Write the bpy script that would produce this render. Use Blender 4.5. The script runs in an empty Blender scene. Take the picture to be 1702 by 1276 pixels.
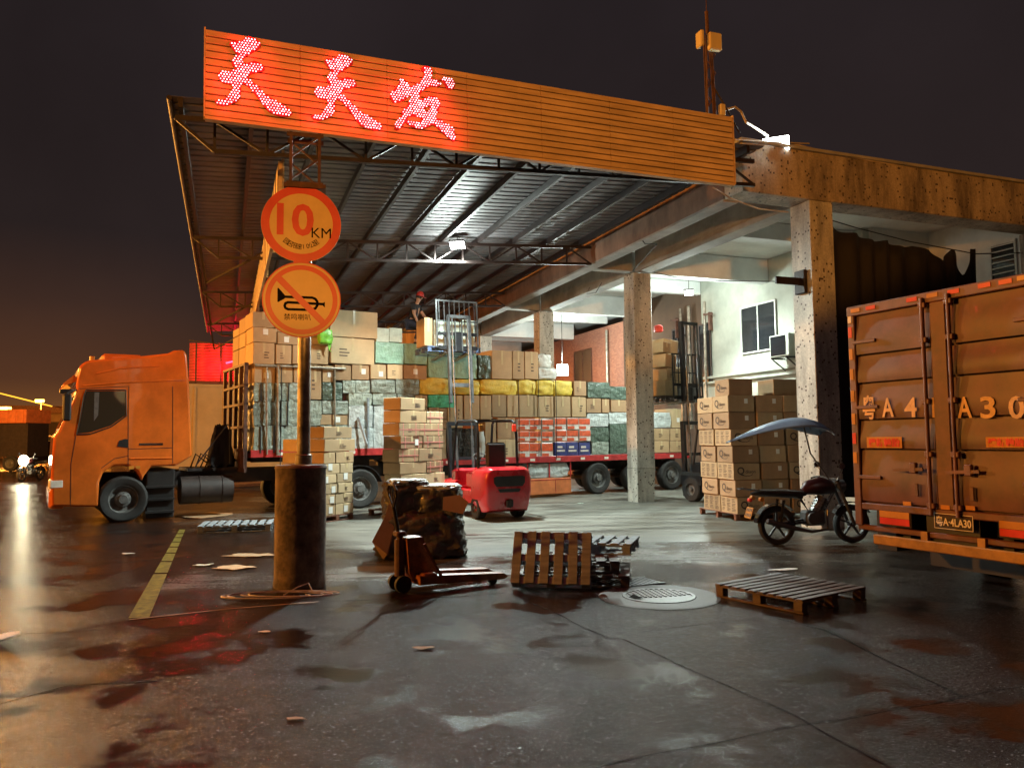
import bpy, bmesh, math, random
from math import radians, sin, cos, pi, tan, atan2, sqrt
from mathutils import Matrix, Vector, noise
random.seed(11)
SC = bpy.context.scene
COL = SC.collection
# ---------------------------------------------------------------- camera
FPX, CX, CY, CAMH = 1280.0, 851.0, 638.0, 1.75
cd = bpy.data.cameras.new('camera'); cam = bpy.data.objects.new('camera', cd); COL.objects.link(cam)
cd.sensor_width = 36.0; cd.lens = 36.0 * FPX / 1702.0; cd.clip_start = 0.05; cd.clip_end = 2000
CAMR = Matrix.Rotation(radians(94.02), 4, 'X') @ Matrix.Rotation(-0.010, 4, 'Z')
CAMM = Matrix.Translation((0, 0, CAMH)) @ CAMR
cam.matrix_world = CAMM
SC.camera = cam
# ---------------------------------------------------------------- world: night sky with town glow low on the left
W = bpy.data.worlds.new('World'); SC.world = W; W.use_nodes = True
nt = W.node_tree; nd = nt.nodes; lk = nt.links
bg = nd['Background']
tc = nd.new('ShaderNodeTexCoord'); sx = nd.new('ShaderNodeSeparateXYZ'); lk.new(tc.outputs['Generated'], sx.inputs[0])
r1 = nd.new('ShaderNodeValToRGB'); lk.new(sx.outputs['Z'], r1.inputs[0])
e = r1.color_ramp.elements
e[0].position = 0.0; e[0].color = (0.050, 0.020, 0.009, 1)
e[1].position = 0.6; e[1].color = (0.0185, 0.0140, 0.0160, 1)
m = r1.color_ramp.elements.new(0.16); m.color = (0.022, 0.0145, 0.0135, 1)
r2 = nd.new('ShaderNodeValToRGB'); lk.new(sx.outputs['Z'], r2.inputs[0])
e = r2.color_ramp.elements
e[0].position = 0.0; e[0].color = (0.19, 0.072, 0.013, 1)
e[1].position = 0.24; e[1].color = (0, 0, 0, 1)
m = r2.color_ramp.elements.new(0.07); m.color = (0.055, 0.019, 0.006, 1)
dp = nd.new('ShaderNodeVectorMath'); dp.operation = 'DOT_PRODUCT'; lk.new(tc.outputs['Generated'], dp.inputs[0]); dp.inputs[1].default_value = (-0.66, 0.75, 0)
mr = nd.new('ShaderNodeMapRange'); lk.new(dp.outputs['Value'], mr.inputs[0]); mr.inputs[1].default_value = 0.86; mr.inputs[2].default_value = 1.0; mr.interpolation_type = 'SMOOTHSTEP'
mx = nd.new('ShaderNodeMix'); mx.data_type = 'RGBA'; mx.blend_type = 'ADD'; lk.new(mr.outputs[0], mx.inputs[0]); lk.new(r1.outputs[0], mx.inputs[6]); lk.new(r2.outputs[0], mx.inputs[7])
sn = nd.new('ShaderNodeTexNoise'); sn.inputs['Scale'].default_value = 2.2; sn.inputs['Detail'].default_value = 5; lk.new(tc.outputs['Generated'], sn.inputs['Vector'])
sm = nd.new('ShaderNodeMapRange'); lk.new(sn.outputs['Fac'], sm.inputs[0]); sm.inputs[1].default_value = .3; sm.inputs[2].default_value = .7; sm.inputs[3].default_value = .72; sm.inputs[4].default_value = 1.25
mm_ = nd.new('ShaderNodeMix'); mm_.data_type = 'RGBA'; mm_.blend_type = 'MULTIPLY'; mm_.inputs[0].default_value = 1; lk.new(mx.outputs[2], mm_.inputs[6]); lk.new(sm.outputs[0], mm_.inputs[7])
lk.new(mm_.outputs[2], bg.inputs['Color']); bg.inputs['Strength'].default_value = 1.0
SC.view_settings.view_transform = 'Standard'; SC.view_settings.look = 'None'; SC.view_settings.gamma = 1; SC.view_settings.exposure = 0.0
SC.cycles.max_bounces = 6; SC.cycles.diffuse_bounces = 3; SC.cycles.glossy_bounces = 4
SC.cycles.sample_clamp_indirect = 4.0; SC.cycles.sample_clamp_direct = 30.0
SC.cycles.use_denoising = True
# ---------------------------------------------------------------- frames and pixel -> place helpers (used once, to survey the place)
def ray(px, py):
    return (CAMR.to_3x3() @ Vector(((px - CX) / FPX, -(py - CY) / FPX, -1.0)))
CAMP = Vector((0, 0, CAMH))
def gp(px, py, z=0.0):
    d = ray(px, py); k = (z - CAMH) / d.z
    return CAMP + d * k
def at(px, py, Y):
    d = ray(px, py); return CAMP + d * (Y / d.y)
def hit(F, px, py, axis, val):
    Fi = F.inverted(); o = Fi @ CAMP; d = Fi.to_3x3() @ ray(px, py)
    return o + d * ((val - o[axis]) / d[axis])
def frame(x, y, z=0, deg=0):
    return Matrix.Translation((x, y, z)) @ Matrix.Rotation(radians(deg), 4, 'Z')
BF = frame(5.86, 14.74, 0, 20.4)        # building: x along the front, y along the pillar row
TF = frame(2.66, 23.98, 0, 32.1)        # flatbed: x towards its rear, y away from camera
# ---------------------------------------------------------------- lights
def light(name, typ, loc, energy, col, size=0.1, **k):
    l = bpy.data.lights.new(name, typ); l.energy = energy; l.color = col
    if typ in ('POINT', 'SPOT'): l.shadow_soft_size = size
    for a, b in k.items(): setattr(l, a, b)
    o = bpy.data.objects.new(name, l); COL.objects.link(o); o.location = loc
    return o
def aim(o, p):
    o.rotation_euler = (Vector(p) - Vector(o.location)).to_track_quat('-Z', 'Y').to_euler()
SOD = (1.0, 0.36, 0.045)
WHT = (0.86, 1.0, 0.93)
light('sodium_street_and_fill_light', 'POINT', (-27, 5.5, 8.5), 24000, SOD, 0.35)
aim(light('facade_fill_spot', 'SPOT', (2, -15, 3.0), 17000, (1, .37, .055), .4, spot_size=radians(86), spot_blend=.06), (-2, 13, 28.6))  # unseen spot added to light the sign and upper facade, cone cut above ground
light('sodium_street_and_fill_light', 'POINT', (-25, 27, 7), 20000, (1, .42, .08), .6)  # light added out of view for the golden sheen on the left ground
aim(light('sodium_street_and_fill_light', 'SPOT', (-17, -5, 9), 9500, SOD, .35, spot_size=radians(46), spot_blend=.5), (-9.5, 17, 9.5))  # added spot for the cab side, cone shaped to miss drum and sacks
# ---------------------------------------------------------------- materials
MATS = {}
def nmat(name):
    m = bpy.data.materials.new(name); m.use_nodes = True; MATS[name] = m
    return m, m.node_tree.nodes, m.node_tree.links, m.node_tree.nodes['Principled BSDF']
def pm(name, c, rough=.6, metal=0.0, var=.18, vs=3.0, c2=None, bump=.0, bs=60.0, rv=.1, coat=0.0, stretch=(1, 1, 1), spec=.5, trans=0.0, dist=.01, orv=0.0):
    m, nd, lk, b = nmat(name)
    tc = nd.new('ShaderNodeTexCoord'); mp = nd.new('ShaderNodeMapping'); lk.new(tc.outputs['Object'], mp.inputs[0]); mp.inputs['Scale'].default_value = stretch
    n = nd.new('ShaderNodeTexNoise'); n.inputs['Scale'].default_value = vs; n.inputs['Detail'].default_value = 6; n.inputs['Roughness'].default_value = .65
    lk.new(mp.outputs[0], n.inputs['Vector'])
    cr = nd.new('ShaderNodeValToRGB'); lk.new(n.outputs['Fac'], cr.inputs[0])
    a = [max(0, x * (1 - var)) for x in c]; d = c2 if c2 else [min(1, x * (1 + var)) for x in c]
    cr.color_ramp.elements[0].position = .35; cr.color_ramp.elements[0].color = (*a, 1)
    cr.color_ramp.elements[1].position = .66; cr.color_ramp.elements[1].color = (*d, 1)
    oi = nd.new('ShaderNodeObjectInfo'); ov = nd.new('ShaderNodeMapRange'); lk.new(oi.outputs['Random'], ov.inputs[0]); ov.inputs[3].default_value = 1 - orv; ov.inputs[4].default_value = 1 + orv * .6
    om = nd.new('ShaderNodeMix'); om.data_type = 'RGBA'; om.blend_type = 'MULTIPLY'; om.inputs[0].default_value = 1; lk.new(cr.outputs[0], om.inputs[6]); lk.new(ov.outputs[0], om.inputs[7])
    lk.new(om.outputs[2], b.inputs['Base Color'])
    r = nd.new('ShaderNodeMapRange'); lk.new(n.outputs['Fac'], r.inputs[0]); r.inputs[3].default_value = max(.02, rough - rv); r.inputs[4].default_value = min(1, rough + rv)
    lk.new(r.outputs[0], b.inputs['Roughness'])
    b.inputs['Metallic'].default_value = metal; b.inputs['Specular IOR Level'].default_value = spec
    b.inputs['Coat Weight'].default_value = coat; b.inputs['Transmission Weight'].default_value = trans
    if bump:
        n2 = nd.new('ShaderNodeTexNoise'); n2.inputs['Scale'].default_value = bs; n2.inputs['Detail'].default_value = 4; lk.new(mp.outputs[0], n2.inputs['Vector'])
        bp = nd.new('ShaderNodeBump'); bp.inputs['Strength'].default_value = bump; bp.inputs['Distance'].default_value = dist
        lk.new(n2.outputs['Fac'], bp.inputs['Height']); lk.new(bp.outputs[0], b.inputs['Normal'])
    return m
def em(name, c, s, base=(0.02, 0.02, 0.02)):
    m, nd, lk, b = nmat(name); b.inputs['Base Color'].default_value = (*base, 1)
    b.inputs['Emission Color'].default_value = (*c, 1); b.inputs['Emission Strength'].default_value = s
    return m
def glassm(name, c=(.02, .022, .025), rough=.06):
    m, nd, lk, b = nmat(name); b.inputs['Base Color'].default_value = (*c, 1); b.inputs['Roughness'].default_value = rough
    b.inputs['Specular IOR Level'].default_value = .8; return m
pm('concrete', (.30, .29, .27), .85, var=.25, vs=1.6, bump=.35, bs=25)
pm('ceiling_paint', (.72, .74, .72), .8, var=.14, vs=.9, bump=.1, bs=20)
pm('beam_inner', (.30, .29, .26), .85, var=.35, vs=.8, bump=.3, bs=14)
pm('fascia_stained', (.22, .13, .09), .85, var=.5, vs=.9, bump=.4, bs=10, stretch=(1, 1, .5))
pm('plaster', (.40, .415, .355), .85, var=.16, vs=1.3, bump=.15, bs=12)
pm('steel_dark', (.022, .014, .013), .55, .3, var=.4, vs=4)
pm('steel_rust', (.10, .045, .03), .7, .2, var=.5, vs=6, bump=.3, bs=40)
pm('roof_sheet', (.13, .12, .125), .7, .0, var=.25, vs=1.2)
pm('slat', (.58, .40, .21), .55, 0, var=.22, vs=2.2, stretch=(.5, 1, 3), bump=.15, bs=30)
pm('slat_gap', (.02, .012, .01), .9)
pm('sign_white', (.66, .46, .17), .35, var=.08)
pm('sign_red', (.62, .05, .03), .35, var=.1)
pm('sign_black', (.006, .006, .006), .8, spec=.1)
pm('sign_back', (.25, .25, .25), .5, .5)
pm('pipe', (.30, .27, .22), .42, .55, var=.45, vs=7, bump=.4, bs=30)
pm('drum', (.13, .095, .07), .9, var=.55, vs=5, bump=.8, bs=22, c2=(.24, .17, .12))
pm('cable', (.015, .015, .015), .6)
pm('cable_light', (.42, .34, .25), .6)
pm('carton', (.40, .27, .145), .82, orv=.28, var=.12, vs=2.2, bump=.12, bs=18)
pm('carton_pale', (.50, .37, .215), .82, orv=.25, var=.12, vs=2.0, bump=.12, bs=18)
pm('carton_tan', (.34, .21, .11), .82, orv=.28, var=.14, vs=2.4, bump=.12, bs=18)
pm('tape', (.52, .40, .22), .3, var=.1)
pm('strap_pink', (.62, .22, .18), .5)
pm('paper', (.72, .72, .68), .6, var=.05)
pm('print', (.075, .05, .035), .7)
pm('bale_grey', (.24, .28, .235), .40, orv=.3, var=.30, vs=6, bump=1.0, bs=9, dist=.05, coat=.3)
pm('bale_silver', (.46, .50, .49), .34, var=.2, vs=5, bump=1.0, bs=8, dist=.05, coat=.3)
pm('bale_green', (.26, .45, .35), .42, var=.16, vs=5, bump=.8, bs=8, dist=.04, coat=.2)
pm('bale_jade', (.07, .42, .24), .42, var=.2, vs=5, bump=.9, bs=8, dist=.04, coat=.2)
pm('bale_dark', (.07, .105, .08), .35, var=.4, vs=7, bump=1.0, bs=9, dist=.05, coat=.4)
pm('bale_black', (.012, .013, .014), .25, var=.4, vs=7, bump=1.0, bs=9, dist=.05, coat=.5)
pm('sack_yellow', (.62, .47, .06), .6, var=.2, vs=5, bump=.5, bs=30, dist=.02)
pm('sack_brown', (.055, .048, .035), .45, var=.15, vs=3, bump=.6, bs=7, dist=.07, coat=.25)
pm('sack_white', (.55, .57, .54), .5, var=.15, vs=5, bump=.6, bs=10, dist=.03)
pm('foam_white', (.58, .70, .62), .6, var=.15, vs=8, bump=.3, bs=12)
pm('pack_red', (.62, .10, .04), .3, var=.3, vs=9, coat=.4)
pm('pack_white', (.66, .60, .55), .3, var=.2, vs=12, coat=.4)
pm('pack_blue', (.035, .045, .17), .3, var=.4, vs=9, coat=.4)
pm('truck_orange', (.64, .14, .017), .24, var=.20, vs=1.8, coat=1.0, rv=.05)
pm('truck_dark', (.015, .014, .014), .5, var=.3)
pm('chassis', (.03, .02, .017), .6, var=.4, vs=5)
pm('bed_red', (.42, .03, .03), .45, var=.35, vs=3)
pm('reflector_white', (.75, .70, .60), .3)
pm('tyre', (.022, .021, .020), .75, var=.35, vs=8, bump=.4, bs=30)
pm('rim_grey', (.15, .15, .145), .5, .4, var=.3, vs=8)
pm('box_orange', (.60, .17, .05), .6, var=.2)
pm('forklift_red', (.55, .012, .02), .28, var=.08, coat=.8, rv=.05)
pm('forklift_dark', (.016, .017, .02), .38, .2, var=.3, vs=5)
pm('mast_steel', (.17, .18, .19), .3, .7, var=.4, vs=5)
pm('chrome', (.62, .62, .62), .18, 1.0, var=.1)
pm('seat_black', (.02, .018, .017), .5)
pm('wood_grey', (.22, .26, .29), .75, var=.30, vs=2.5, bump=.4, bs=20, stretch=(1, 6, 6))
pm('wood_dark', (.085, .06, .048), .6, var=.35, vs=2.5, bump=.4, bs=20, stretch=(1, 6, 6))
pm('wood_red', (.19, .075, .04), .5, var=.35, vs=2.5, bump=.4, bs=20, stretch=(1, 6, 6))
pm('jack_orange', (.20, .06, .02), .45, var=.5, vs=7, c2=(.42, .13, .03))
pm('umbrella_blue', (.10, .16, .27), .4, var=.15)
pm('cover_blue', (.10, .16, .30), .5, var=.3)
pm('moto_black', (.010, .010, .011), .22, var=.2, coat=.8)
pm('moto_red', (.03, .006, .007), .3, coat=.6)
pm('lorry_body', (.085, .024, .020), .42, var=.42, vs=2.6, bump=.10, bs=3.5, rv=.08, coat=.15)
pm('lorry_frame', (.12, .045, .03), .5, var=.4, vs=4)
pm('stencil_yellow', (.66, .40, .16), .5, var=.25, vs=8)
pm('bumper_yellow', (.36, .17, .02), .4, var=.3, vs=5)
pm('reflect_red', (.60, .035, .02), .3)
pm('reflect_amber', (.5, .21, .03), .3)
pm('curtain', (.013, .010, .010), .8, var=.4, vs=3, stretch=(3, 3, .4))
pm('white_paint', (.62, .62, .58), .6, var=.1, vs=2)
pm('ac_white', (.48, .52, .46), .5, var=.1)
pm('brick_red', (.34, .13, .075), .85, var=.25, vs=3, bump=.3, bs=20)
pm('cream_panel', (.62, .50, .26), .6, var=.12, vs=1.2)
pm('yellow_line', (.07, .07, .015), .5, var=.6, vs=11, c2=(.24, .22, .03))
pm('board_wet', (.30, .20, .13), .35, var=.3, vs=5)
pm('iron', (.09, .09, .09), .4, .6, var=.4, vs=9, bump=.3, bs=40)
pm('asphalt_joint', (.006, .005, .005), .95, spec=.05)
pm('slab_ring', (.05, .046, .042), .6, var=.3, vs=3, bump=.4, bs=30)
pm('hose', (.45, .38, .36), .35, var=.1)
pm('skin', (.44, .24, .15), .55, var=.1)
pm('cloth_black', (.014, .014, .016), .85)
pm('cloth_navy', (.022, .028, .05), .85)
pm('cap_red', (.45, .03, .02), .5)
pm('moto_metal', (.10, .10, .10), .35, .6)
pm('leaf_green', (.16, .46, .04), .4, var=.3, vs=8)
pm('red_panel', (.38, .07, .08), .45, .1, var=.2, vs=3)
pm('tar_wall', (.10, .06, .035), .8, var=.4, vs=.4)
glassm('glass_dark'); glassm('glass_cab', (.035, .028, .018), .04)
em('led_dot', (1.0, .50, .55), 6.5); em('led_base', (1.0, .01, .02), .25, (.25, .005, .005))
em('lamp_white', (.92, 1.0, .97), 45); em('headlight', (1.0, .86, .55), 260); em('lamp_amber', (1.0, .45, .06), 14)
em('glow_strip', (1.0, .42, .03), 2.2); em('tail_red', (1.0, .06, .02), .5, (.4, .02, .01)); em('red_led', (1.0, .02, .05), 12)
_m = MATS['led_dot']; _n = _m.node_tree.nodes; _g = _n.new('ShaderNodeNewGeometry'); _r = _n.new('ShaderNodeMapRange'); _m.node_tree.links.new(_g.outputs['Random Per Island'], _r.inputs[0]); _r.inputs[3].default_value = 2.2; _r.inputs[4].default_value = 8.5; _m.node_tree.links.new(_r.outputs[0], _n['Principled BSDF'].inputs['Emission Strength'])
# mosaic tile with scattered missing (dark) tiles, old stains at its upper edge
def mosaic(name, c, stain):
    m, nd, lk, b = nmat(name)
    tc = nd.new('ShaderNodeTexCoord')
    off = nd.new('ShaderNodeVectorMath'); off.operation = 'ADD'; lk.new(tc.outputs['Object'], off.inputs[0]); off.inputs[1].default_value = (.0127, .0131, .0119)
    def cells(s, sd):
        a = nd.new('ShaderNodeVectorMath'); a.operation = 'SCALE'; lk.new(off.outputs[0], a.inputs[0]); a.inputs['Scale'].default_value = s
        f = nd.new('ShaderNodeVectorMath'); f.operation = 'FLOOR'; lk.new(a.outputs[0], f.inputs[0])
        ad = nd.new('ShaderNodeVectorMath'); ad.operation = 'ADD'; lk.new(f.outputs[0], ad.inputs[0]); ad.inputs[1].default_value = (sd, sd * .7, .5)
        w = nd.new('ShaderNodeTexWhiteNoise'); lk.new(ad.outputs[0], w.inputs['Vector']); return w.outputs['Value']
    w1 = cells(27.0, 3.0); w2 = cells(38.0, 9.0)
    gt = nd.new('ShaderNodeMath'); gt.operation = 'GREATER_THAN'; lk.new(w1, gt.inputs[0]); gt.inputs[1].default_value = .962
    n = nd.new('ShaderNodeTexNoise'); n.inputs['Scale'].default_value = .9; n.inputs['Detail'].default_value = 8; n.inputs['Roughness'].default_value = .7
    smp = nd.new('ShaderNodeMapping'); lk.new(tc.outputs['Object'], smp.inputs[0]); smp.inputs['Scale'].default_value = (2.2, 2.2, .5); lk.new(smp.outputs[0], n.inputs['Vector'])
    cr = nd.new('ShaderNodeValToRGB'); lk.new(n.outputs['Fac'], cr.inputs[0])
    cr.color_ramp.elements[0].position = .36; cr.color_ramp.elements[0].color = (*[x * stain for x in c], 1)
    cr.color_ramp.elements[1].position = .58; cr.color_ramp.elements[1].color = (*c, 1)
    v = nd.new('ShaderNodeMapRange'); lk.new(w2, v.inputs[0]); v.inputs[3].default_value = .80; v.inputs[4].default_value = 1.05
    m1 = nd.new('ShaderNodeMix'); m1.data_type = 'RGBA'; m1.blend_type = 'MULTIPLY'; m1.inputs[0].default_value = 1; lk.new(cr.outputs[0], m1.inputs[6]); lk.new(v.outputs[0], m1.inputs[7])
    m2 = nd.new('ShaderNodeMix'); m2.data_type = 'RGBA'; lk.new(gt.outputs[0], m2.inputs[0]); lk.new(m1.outputs[2], m2.inputs[6]); m2.inputs[7].default_value = (.075, .055, .042, 1)
    lk.new(m2.outputs[2], b.inputs['Base Color']); b.inputs['Roughness'].default_value = .55
    bk = nd.new('ShaderNodeMath'); bk.operation = 'MULTIPLY'; lk.new(w2, bk.inputs[0]); bk.inputs[1].default_value = .5
    bp = nd.new('ShaderNodeBump'); bp.inputs['Strength'].default_value = .3; bp.inputs['Distance'].default_value = .004; lk.new(bk.outputs[0], bp.inputs['Height']); lk.new(bp.outputs[0], b.inputs['Normal'])
mosaic('mosaic', (.60, .57, .49), .45); mosaic('mosaic_old', (.44, .36, .26), .30)
# bricks
def brickm():
    m, nd, lk, b = nmat('brick')
    tc = nd.new('ShaderNodeTexCoord'); sp = nd.new('ShaderNodeSeparateXYZ'); lk.new(tc.outputs['Object'], sp.inputs[0])
    cb = nd.new('ShaderNodeCombineXYZ'); lk.new(sp.outputs['Y'], cb.inputs[0]); lk.new(sp.outputs['Z'], cb.inputs[1])
    t = nd.new('ShaderNodeTexBrick'); lk.new(cb.outputs[0], t.inputs['Vector']); t.inputs['Scale'].default_value = 3.5
    t.inputs['Color1'].default_value = (.42, .17, .10, 1); t.inputs['Color2'].default_value = (.30, .11, .07, 1); t.inputs['Mortar'].default_value = (.24, .16, .12, 1)
    lk.new(t.outputs['Color'], b.inputs['Base Color']); b.inputs['Roughness'].default_value = .85
brickm()
# wet ground
def groundm():
    m, nd, lk, b = nmat('wet_ground')
    tc = nd.new('ShaderNodeTexCoord')
    def N(s, d=6, r=.6, st=None):
        n = nd.new('ShaderNodeTexNoise'); n.inputs['Scale'].default_value = s; n.inputs['Detail'].default_value = d; n.inputs['Roughness'].default_value = r
        if st:
            mp = nd.new('ShaderNodeMapping'); lk.new(tc.outputs['Object'], mp.inputs[0]); mp.inputs['Scale'].default_value = st; mp.inputs['Rotation'].default_value = (0, 0, radians(-14)); lk.new(mp.outputs[0], n.inputs['Vector'])
        else: lk.new(tc.outputs['Object'], n.inputs['Vector'])
        return n.outputs['Fac']
    def MR(i, a, c, lo, hi):
        r = nd.new('ShaderNodeMapRange'); lk.new(i, r.inputs[0]); r.inputs[1].default_value = a; r.inputs[2].default_value = c; r.inputs[3].default_value = lo; r.inputs[4].default_value = hi; return r.outputs[0]
    def MA(op, a, c):
        x = nd.new('ShaderNodeMath'); x.operation = op
        for i, q in enumerate((a, c)):
            if isinstance(q, (int, float)): x.inputs[i].default_value = q
            else: lk.new(q, x.inputs[i])
        x.use_clamp = op in ('MULTIPLY', 'ADD') and False
        return x.outputs[0]
    big = N(.38, 3, .45); mid = N(3.0, 6, .65); fine = N(29, 5, .78); scr = N(1.6, 7, .72, (.35, 2.6, 1)); grit = N(170, 2, .6)
    # sheltered floor under the roofs stays drier: a zone of the floor measured along the building
    mp = nd.new('ShaderNodeMapping'); mp.vector_type = 'TEXTURE'; lk.new(tc.outputs['Object'], mp.inputs[0]); mp.inputs['Location'].default_value = (5.86, 14.74, 0); mp.inputs['Rotation'].default_value = (0, 0, radians(20.4))
    sp = nd.new('ShaderNodeSeparateXYZ'); lk.new(mp.outputs[0], sp.inputs[0])
    wob = MR(big, .3, .7, -2.2, 2.2)
    tt = MA('ADD', sp.outputs['Y'], wob)
    d1 = MR(tt, -3.2, 1.0, 0, 1)
    ss = MA('ADD', sp.outputs['X'], wob)
    d2 = MR(ss, -10.5, -8.0, 0, 1)
    dry = MA('MULTIPLY', d1, d2)
    cr = nd.new('ShaderNodeValToRGB'); lk.new(mid, cr.inputs[0])
    cr.color_ramp.elements[0].position = .36; cr.color_ramp.elements[0].color = (.008, .006, .0055, 1)
    cr.color_ramp.elements[1].position = .68; cr.color_ramp.elements[1].color = (.028, .016, .012, 1)
    cd_ = nd.new('ShaderNodeValToRGB'); lk.new(scr, cd_.inputs[0])
    cd_.color_ramp.elements[0].position = .40; cd_.color_ramp.elements[0].color = (.045, .042, .037, 1)
    cd_.color_ramp.elements[1].position = .58; cd_.color_ramp.elements[1].color = (.22, .22, .19, 1)
    mx = nd.new('ShaderNodeMix'); mx.data_type = 'RGBA'; lk.new(dry, mx.inputs[0]); lk.new(cr.outputs[0], mx.inputs[6]); lk.new(cd_.outputs[0], mx.inputs[7])
    lk.new(mx.outputs[2], b.inputs['Base Color'])
    pud = MR(N(.95, 8, .62), .50, .57, 0, 1)                 # standing water where the slab dips
    rw = MR(fine, .37, .63, .05, .28)
    mr_ = nd.new('ShaderNodeMix'); mr_.data_type = 'FLOAT'; lk.new(pud, mr_.inputs[0]); lk.new(rw, mr_.inputs[2]); mr_.inputs[3].default_value = .07
    rd = MR(scr, .35, .6, .28, .62)
    mr2 = nd.new('ShaderNodeMix'); mr2.data_type = 'FLOAT'; lk.new(dry, mr2.inputs[0]); lk.new(mr_.outputs[0], mr2.inputs[2]); lk.new(rd, mr2.inputs[3])
    lk.new(mr2.outputs[0], b.inputs['Roughness'])
    b.inputs['IOR'].default_value = 1.36
    lk.new(mx.outputs[2], b.inputs['Base Color']); h = MA('ADD', MA('MULTIPLY', mid, .6), MA('ADD', MA('MULTIPLY', fine, 1.5), MA('MULTIPLY', grit, .2)))
    bp = nd.new('ShaderNodeBump'); bp.inputs['Distance'].default_value = .0085; lk.new(h, bp.inputs['Height'])
    st = MR(pud, 0, 1, 1.0, .25); lk.new(st, bp.inputs['Strength'])
    lk.new(bp.outputs[0], b.inputs['Normal'])
groundm()
M_ = MATS
# ---------------------------------------------------------------- mesh builder
class MB:
    def __init__(s): s.v = []; s.f = []; s.m = []; s.k = 0
    def mat(s, k): s.k = k; return s
    def add(s, vs, fs, M=None):
        o = len(s.v)
        for p in vs:
            p = Vector(p); s.v.append(tuple(M @ p) if M else tuple(p))
        for f in fs: s.f.append([i + o for i in f]); s.m.append(s.k)
        return s
    def box(s, c, d, b=0.0, M=None):
        hx, hy, hz = d[0] / 2, d[1] / 2, d[2] / 2
        if b <= 0:
            vs = [(c[0] + i * hx, c[1] + j * hy, c[2] + k * hz) for i in (-1, 1) for j in (-1, 1) for k in (-1, 1)]
            fs = [(0, 1, 3, 2), (4, 6, 7, 5), (0, 4, 5, 1), (2, 3, 7, 6), (0, 2, 6, 4), (1, 5, 7, 3)]
            return s.add(vs, fs, M)
        b = min(b, hx * .9, hy * .9, hz * .9)
        vs = []; idx = {}
        for i in (-1, 1):
            for j in (-1, 1):
                for k in (-1, 1):
                    for a in range(3):
                        h = [hx - b, hy - b, hz - b]; h[a] += b
                        idx[(i, j, k, a)] = len(vs); vs.append((c[0] + i * h[0], c[1] + j * h[1], c[2] + k * h[2]))
        fs = []
        for a in range(3):
            u, w = (a + 1) % 3, (a + 2) % 3
            for sg in (-1, 1):
                q = []
                for (p, r) in ((-1, -1), (1, -1), (1, 1), (-1, 1)):
                    t = [0, 0, 0]; t[a] = sg; t[u] = p; t[w] = r; q.append(idx[(*t, a)])
                fs.append(q if sg > 0 else q[::-1])
        for a in range(3):                       # edges along axis a
            u, w = (a + 1) % 3, (a + 2) % 3
            for p in (-1, 1):
                for r in (-1, 1):
                    t0 = [0, 0, 0]; t1 = [0, 0, 0]; t0[a] = -1; t1[a] = 1
                    for t in (t0, t1): t[u] = p; t[w] = r
                    q = [idx[(*t0, u)], idx[(*t1, u)], idx[(*t1, w)], idx[(*t0, w)]]
                    fs.append(q if p * r < 0 else q[::-1])
        for i in (-1, 1):
            for j in (-1, 1):
                for k in (-1, 1):
                    q = [idx[(i, j, k, 0)], idx[(i, j, k, 1)], idx[(i, j, k, 2)]]
                    fs.append(q if i * j * k > 0 else q[::-1])
        return s.add(vs, fs, M)
    def b2(s, p0, p1, b=0.0, M=None):
        c = [(a + q) / 2 for a, q in zip(p0, p1)]; d = [abs(q - a) for a, q in zip(p0, p1)]
        return s.box(c, d, b, M)
    def bar(s, p0, p1, w, h, M=None, b=0.0):     # rectangular bar between two points, h is its upright side
        p0 = Vector(p0); p1 = Vector(p1); d = p1 - p0; L = d.length
        q = d.to_track_quat('X', 'Z').to_matrix().to_4x4()
        T = Matrix.Translation((p0 + p1) / 2) @ q
        return s.box((0, 0, 0), (L, w, h), b, (M @ T) if M else T)
    def tube(s, p0, p1, r0, r1=None, n=12, M=None, cap=True):
        p0 = Vector(p0); p1 = Vector(p1); r1 = r0 if r1 is None else r1
        q = (p1 - p0).to_track_quat('Z', 'Y').to_matrix()
        vs = []
        for p, r in ((p0, r0), (p1, r1)):
            for i in range(n):
                a = 2 * pi * i / n; vs.append(p + q @ Vector((cos(a) * r, sin(a) * r, 0)))
        fs = [(i, (i + 1) % n, n + (i + 1) % n, n + i) for i in range(n)]
        if cap: fs += [tuple(range(n))[::-1], tuple(range(n, 2 * n))]
        return s.add(vs, fs, M)
    def path(s, pts, r, n=8, M=None, closed=False):
        P = [Vector(p) for p in pts]; N = len(P); vs = []; up = Vector((.013, .021, 1)).normalized()
        for i, p in enumerate(P):
            a = P[i - 1] if (i > 0 or closed) else p; c = P[(i + 1) % N] if (i < N - 1 or closed) else p
            d = (c - a).normalized(); x = d.cross(up)
            if x.length < .05: x = d.cross(Vector((1, 0, 0)))
            x.normalize(); y = x.cross(d).normalized()
            rr = r[i] if isinstance(r, (list, tuple)) else r
            for k in range(n):
                t = 2 * pi * k / n; vs.append(p + x * cos(t) * rr + y * sin(t) * rr)
        fs = []
        for i in range(N if closed else N - 1):
            j = (i + 1) % N
            for k in range(n): fs.append((i * n + k, i * n + (k + 1) % n, j * n + (k + 1) % n, j * n + k))
        if not closed: fs += [tuple(range(n))[::-1], tuple(range((N - 1) * n, N * n))]
        return s.add(vs, fs, M)
    def lathe(s, prof, n=24, M=None):            # prof: (r, h) along local z
        vs = []; fs = []
        for (r, h) in prof:
            for i in range(n): vs.append((cos(2 * pi * i / n) * r, sin(2 * pi * i / n) * r, h))
        for j in range(len(prof) - 1):
            for i in range(n): fs.append((j * n + i, j * n + (i + 1) % n, (j + 1) * n + (i + 1) % n, (j + 1) * n + i))
        return s.add(vs, fs, M)
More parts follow.
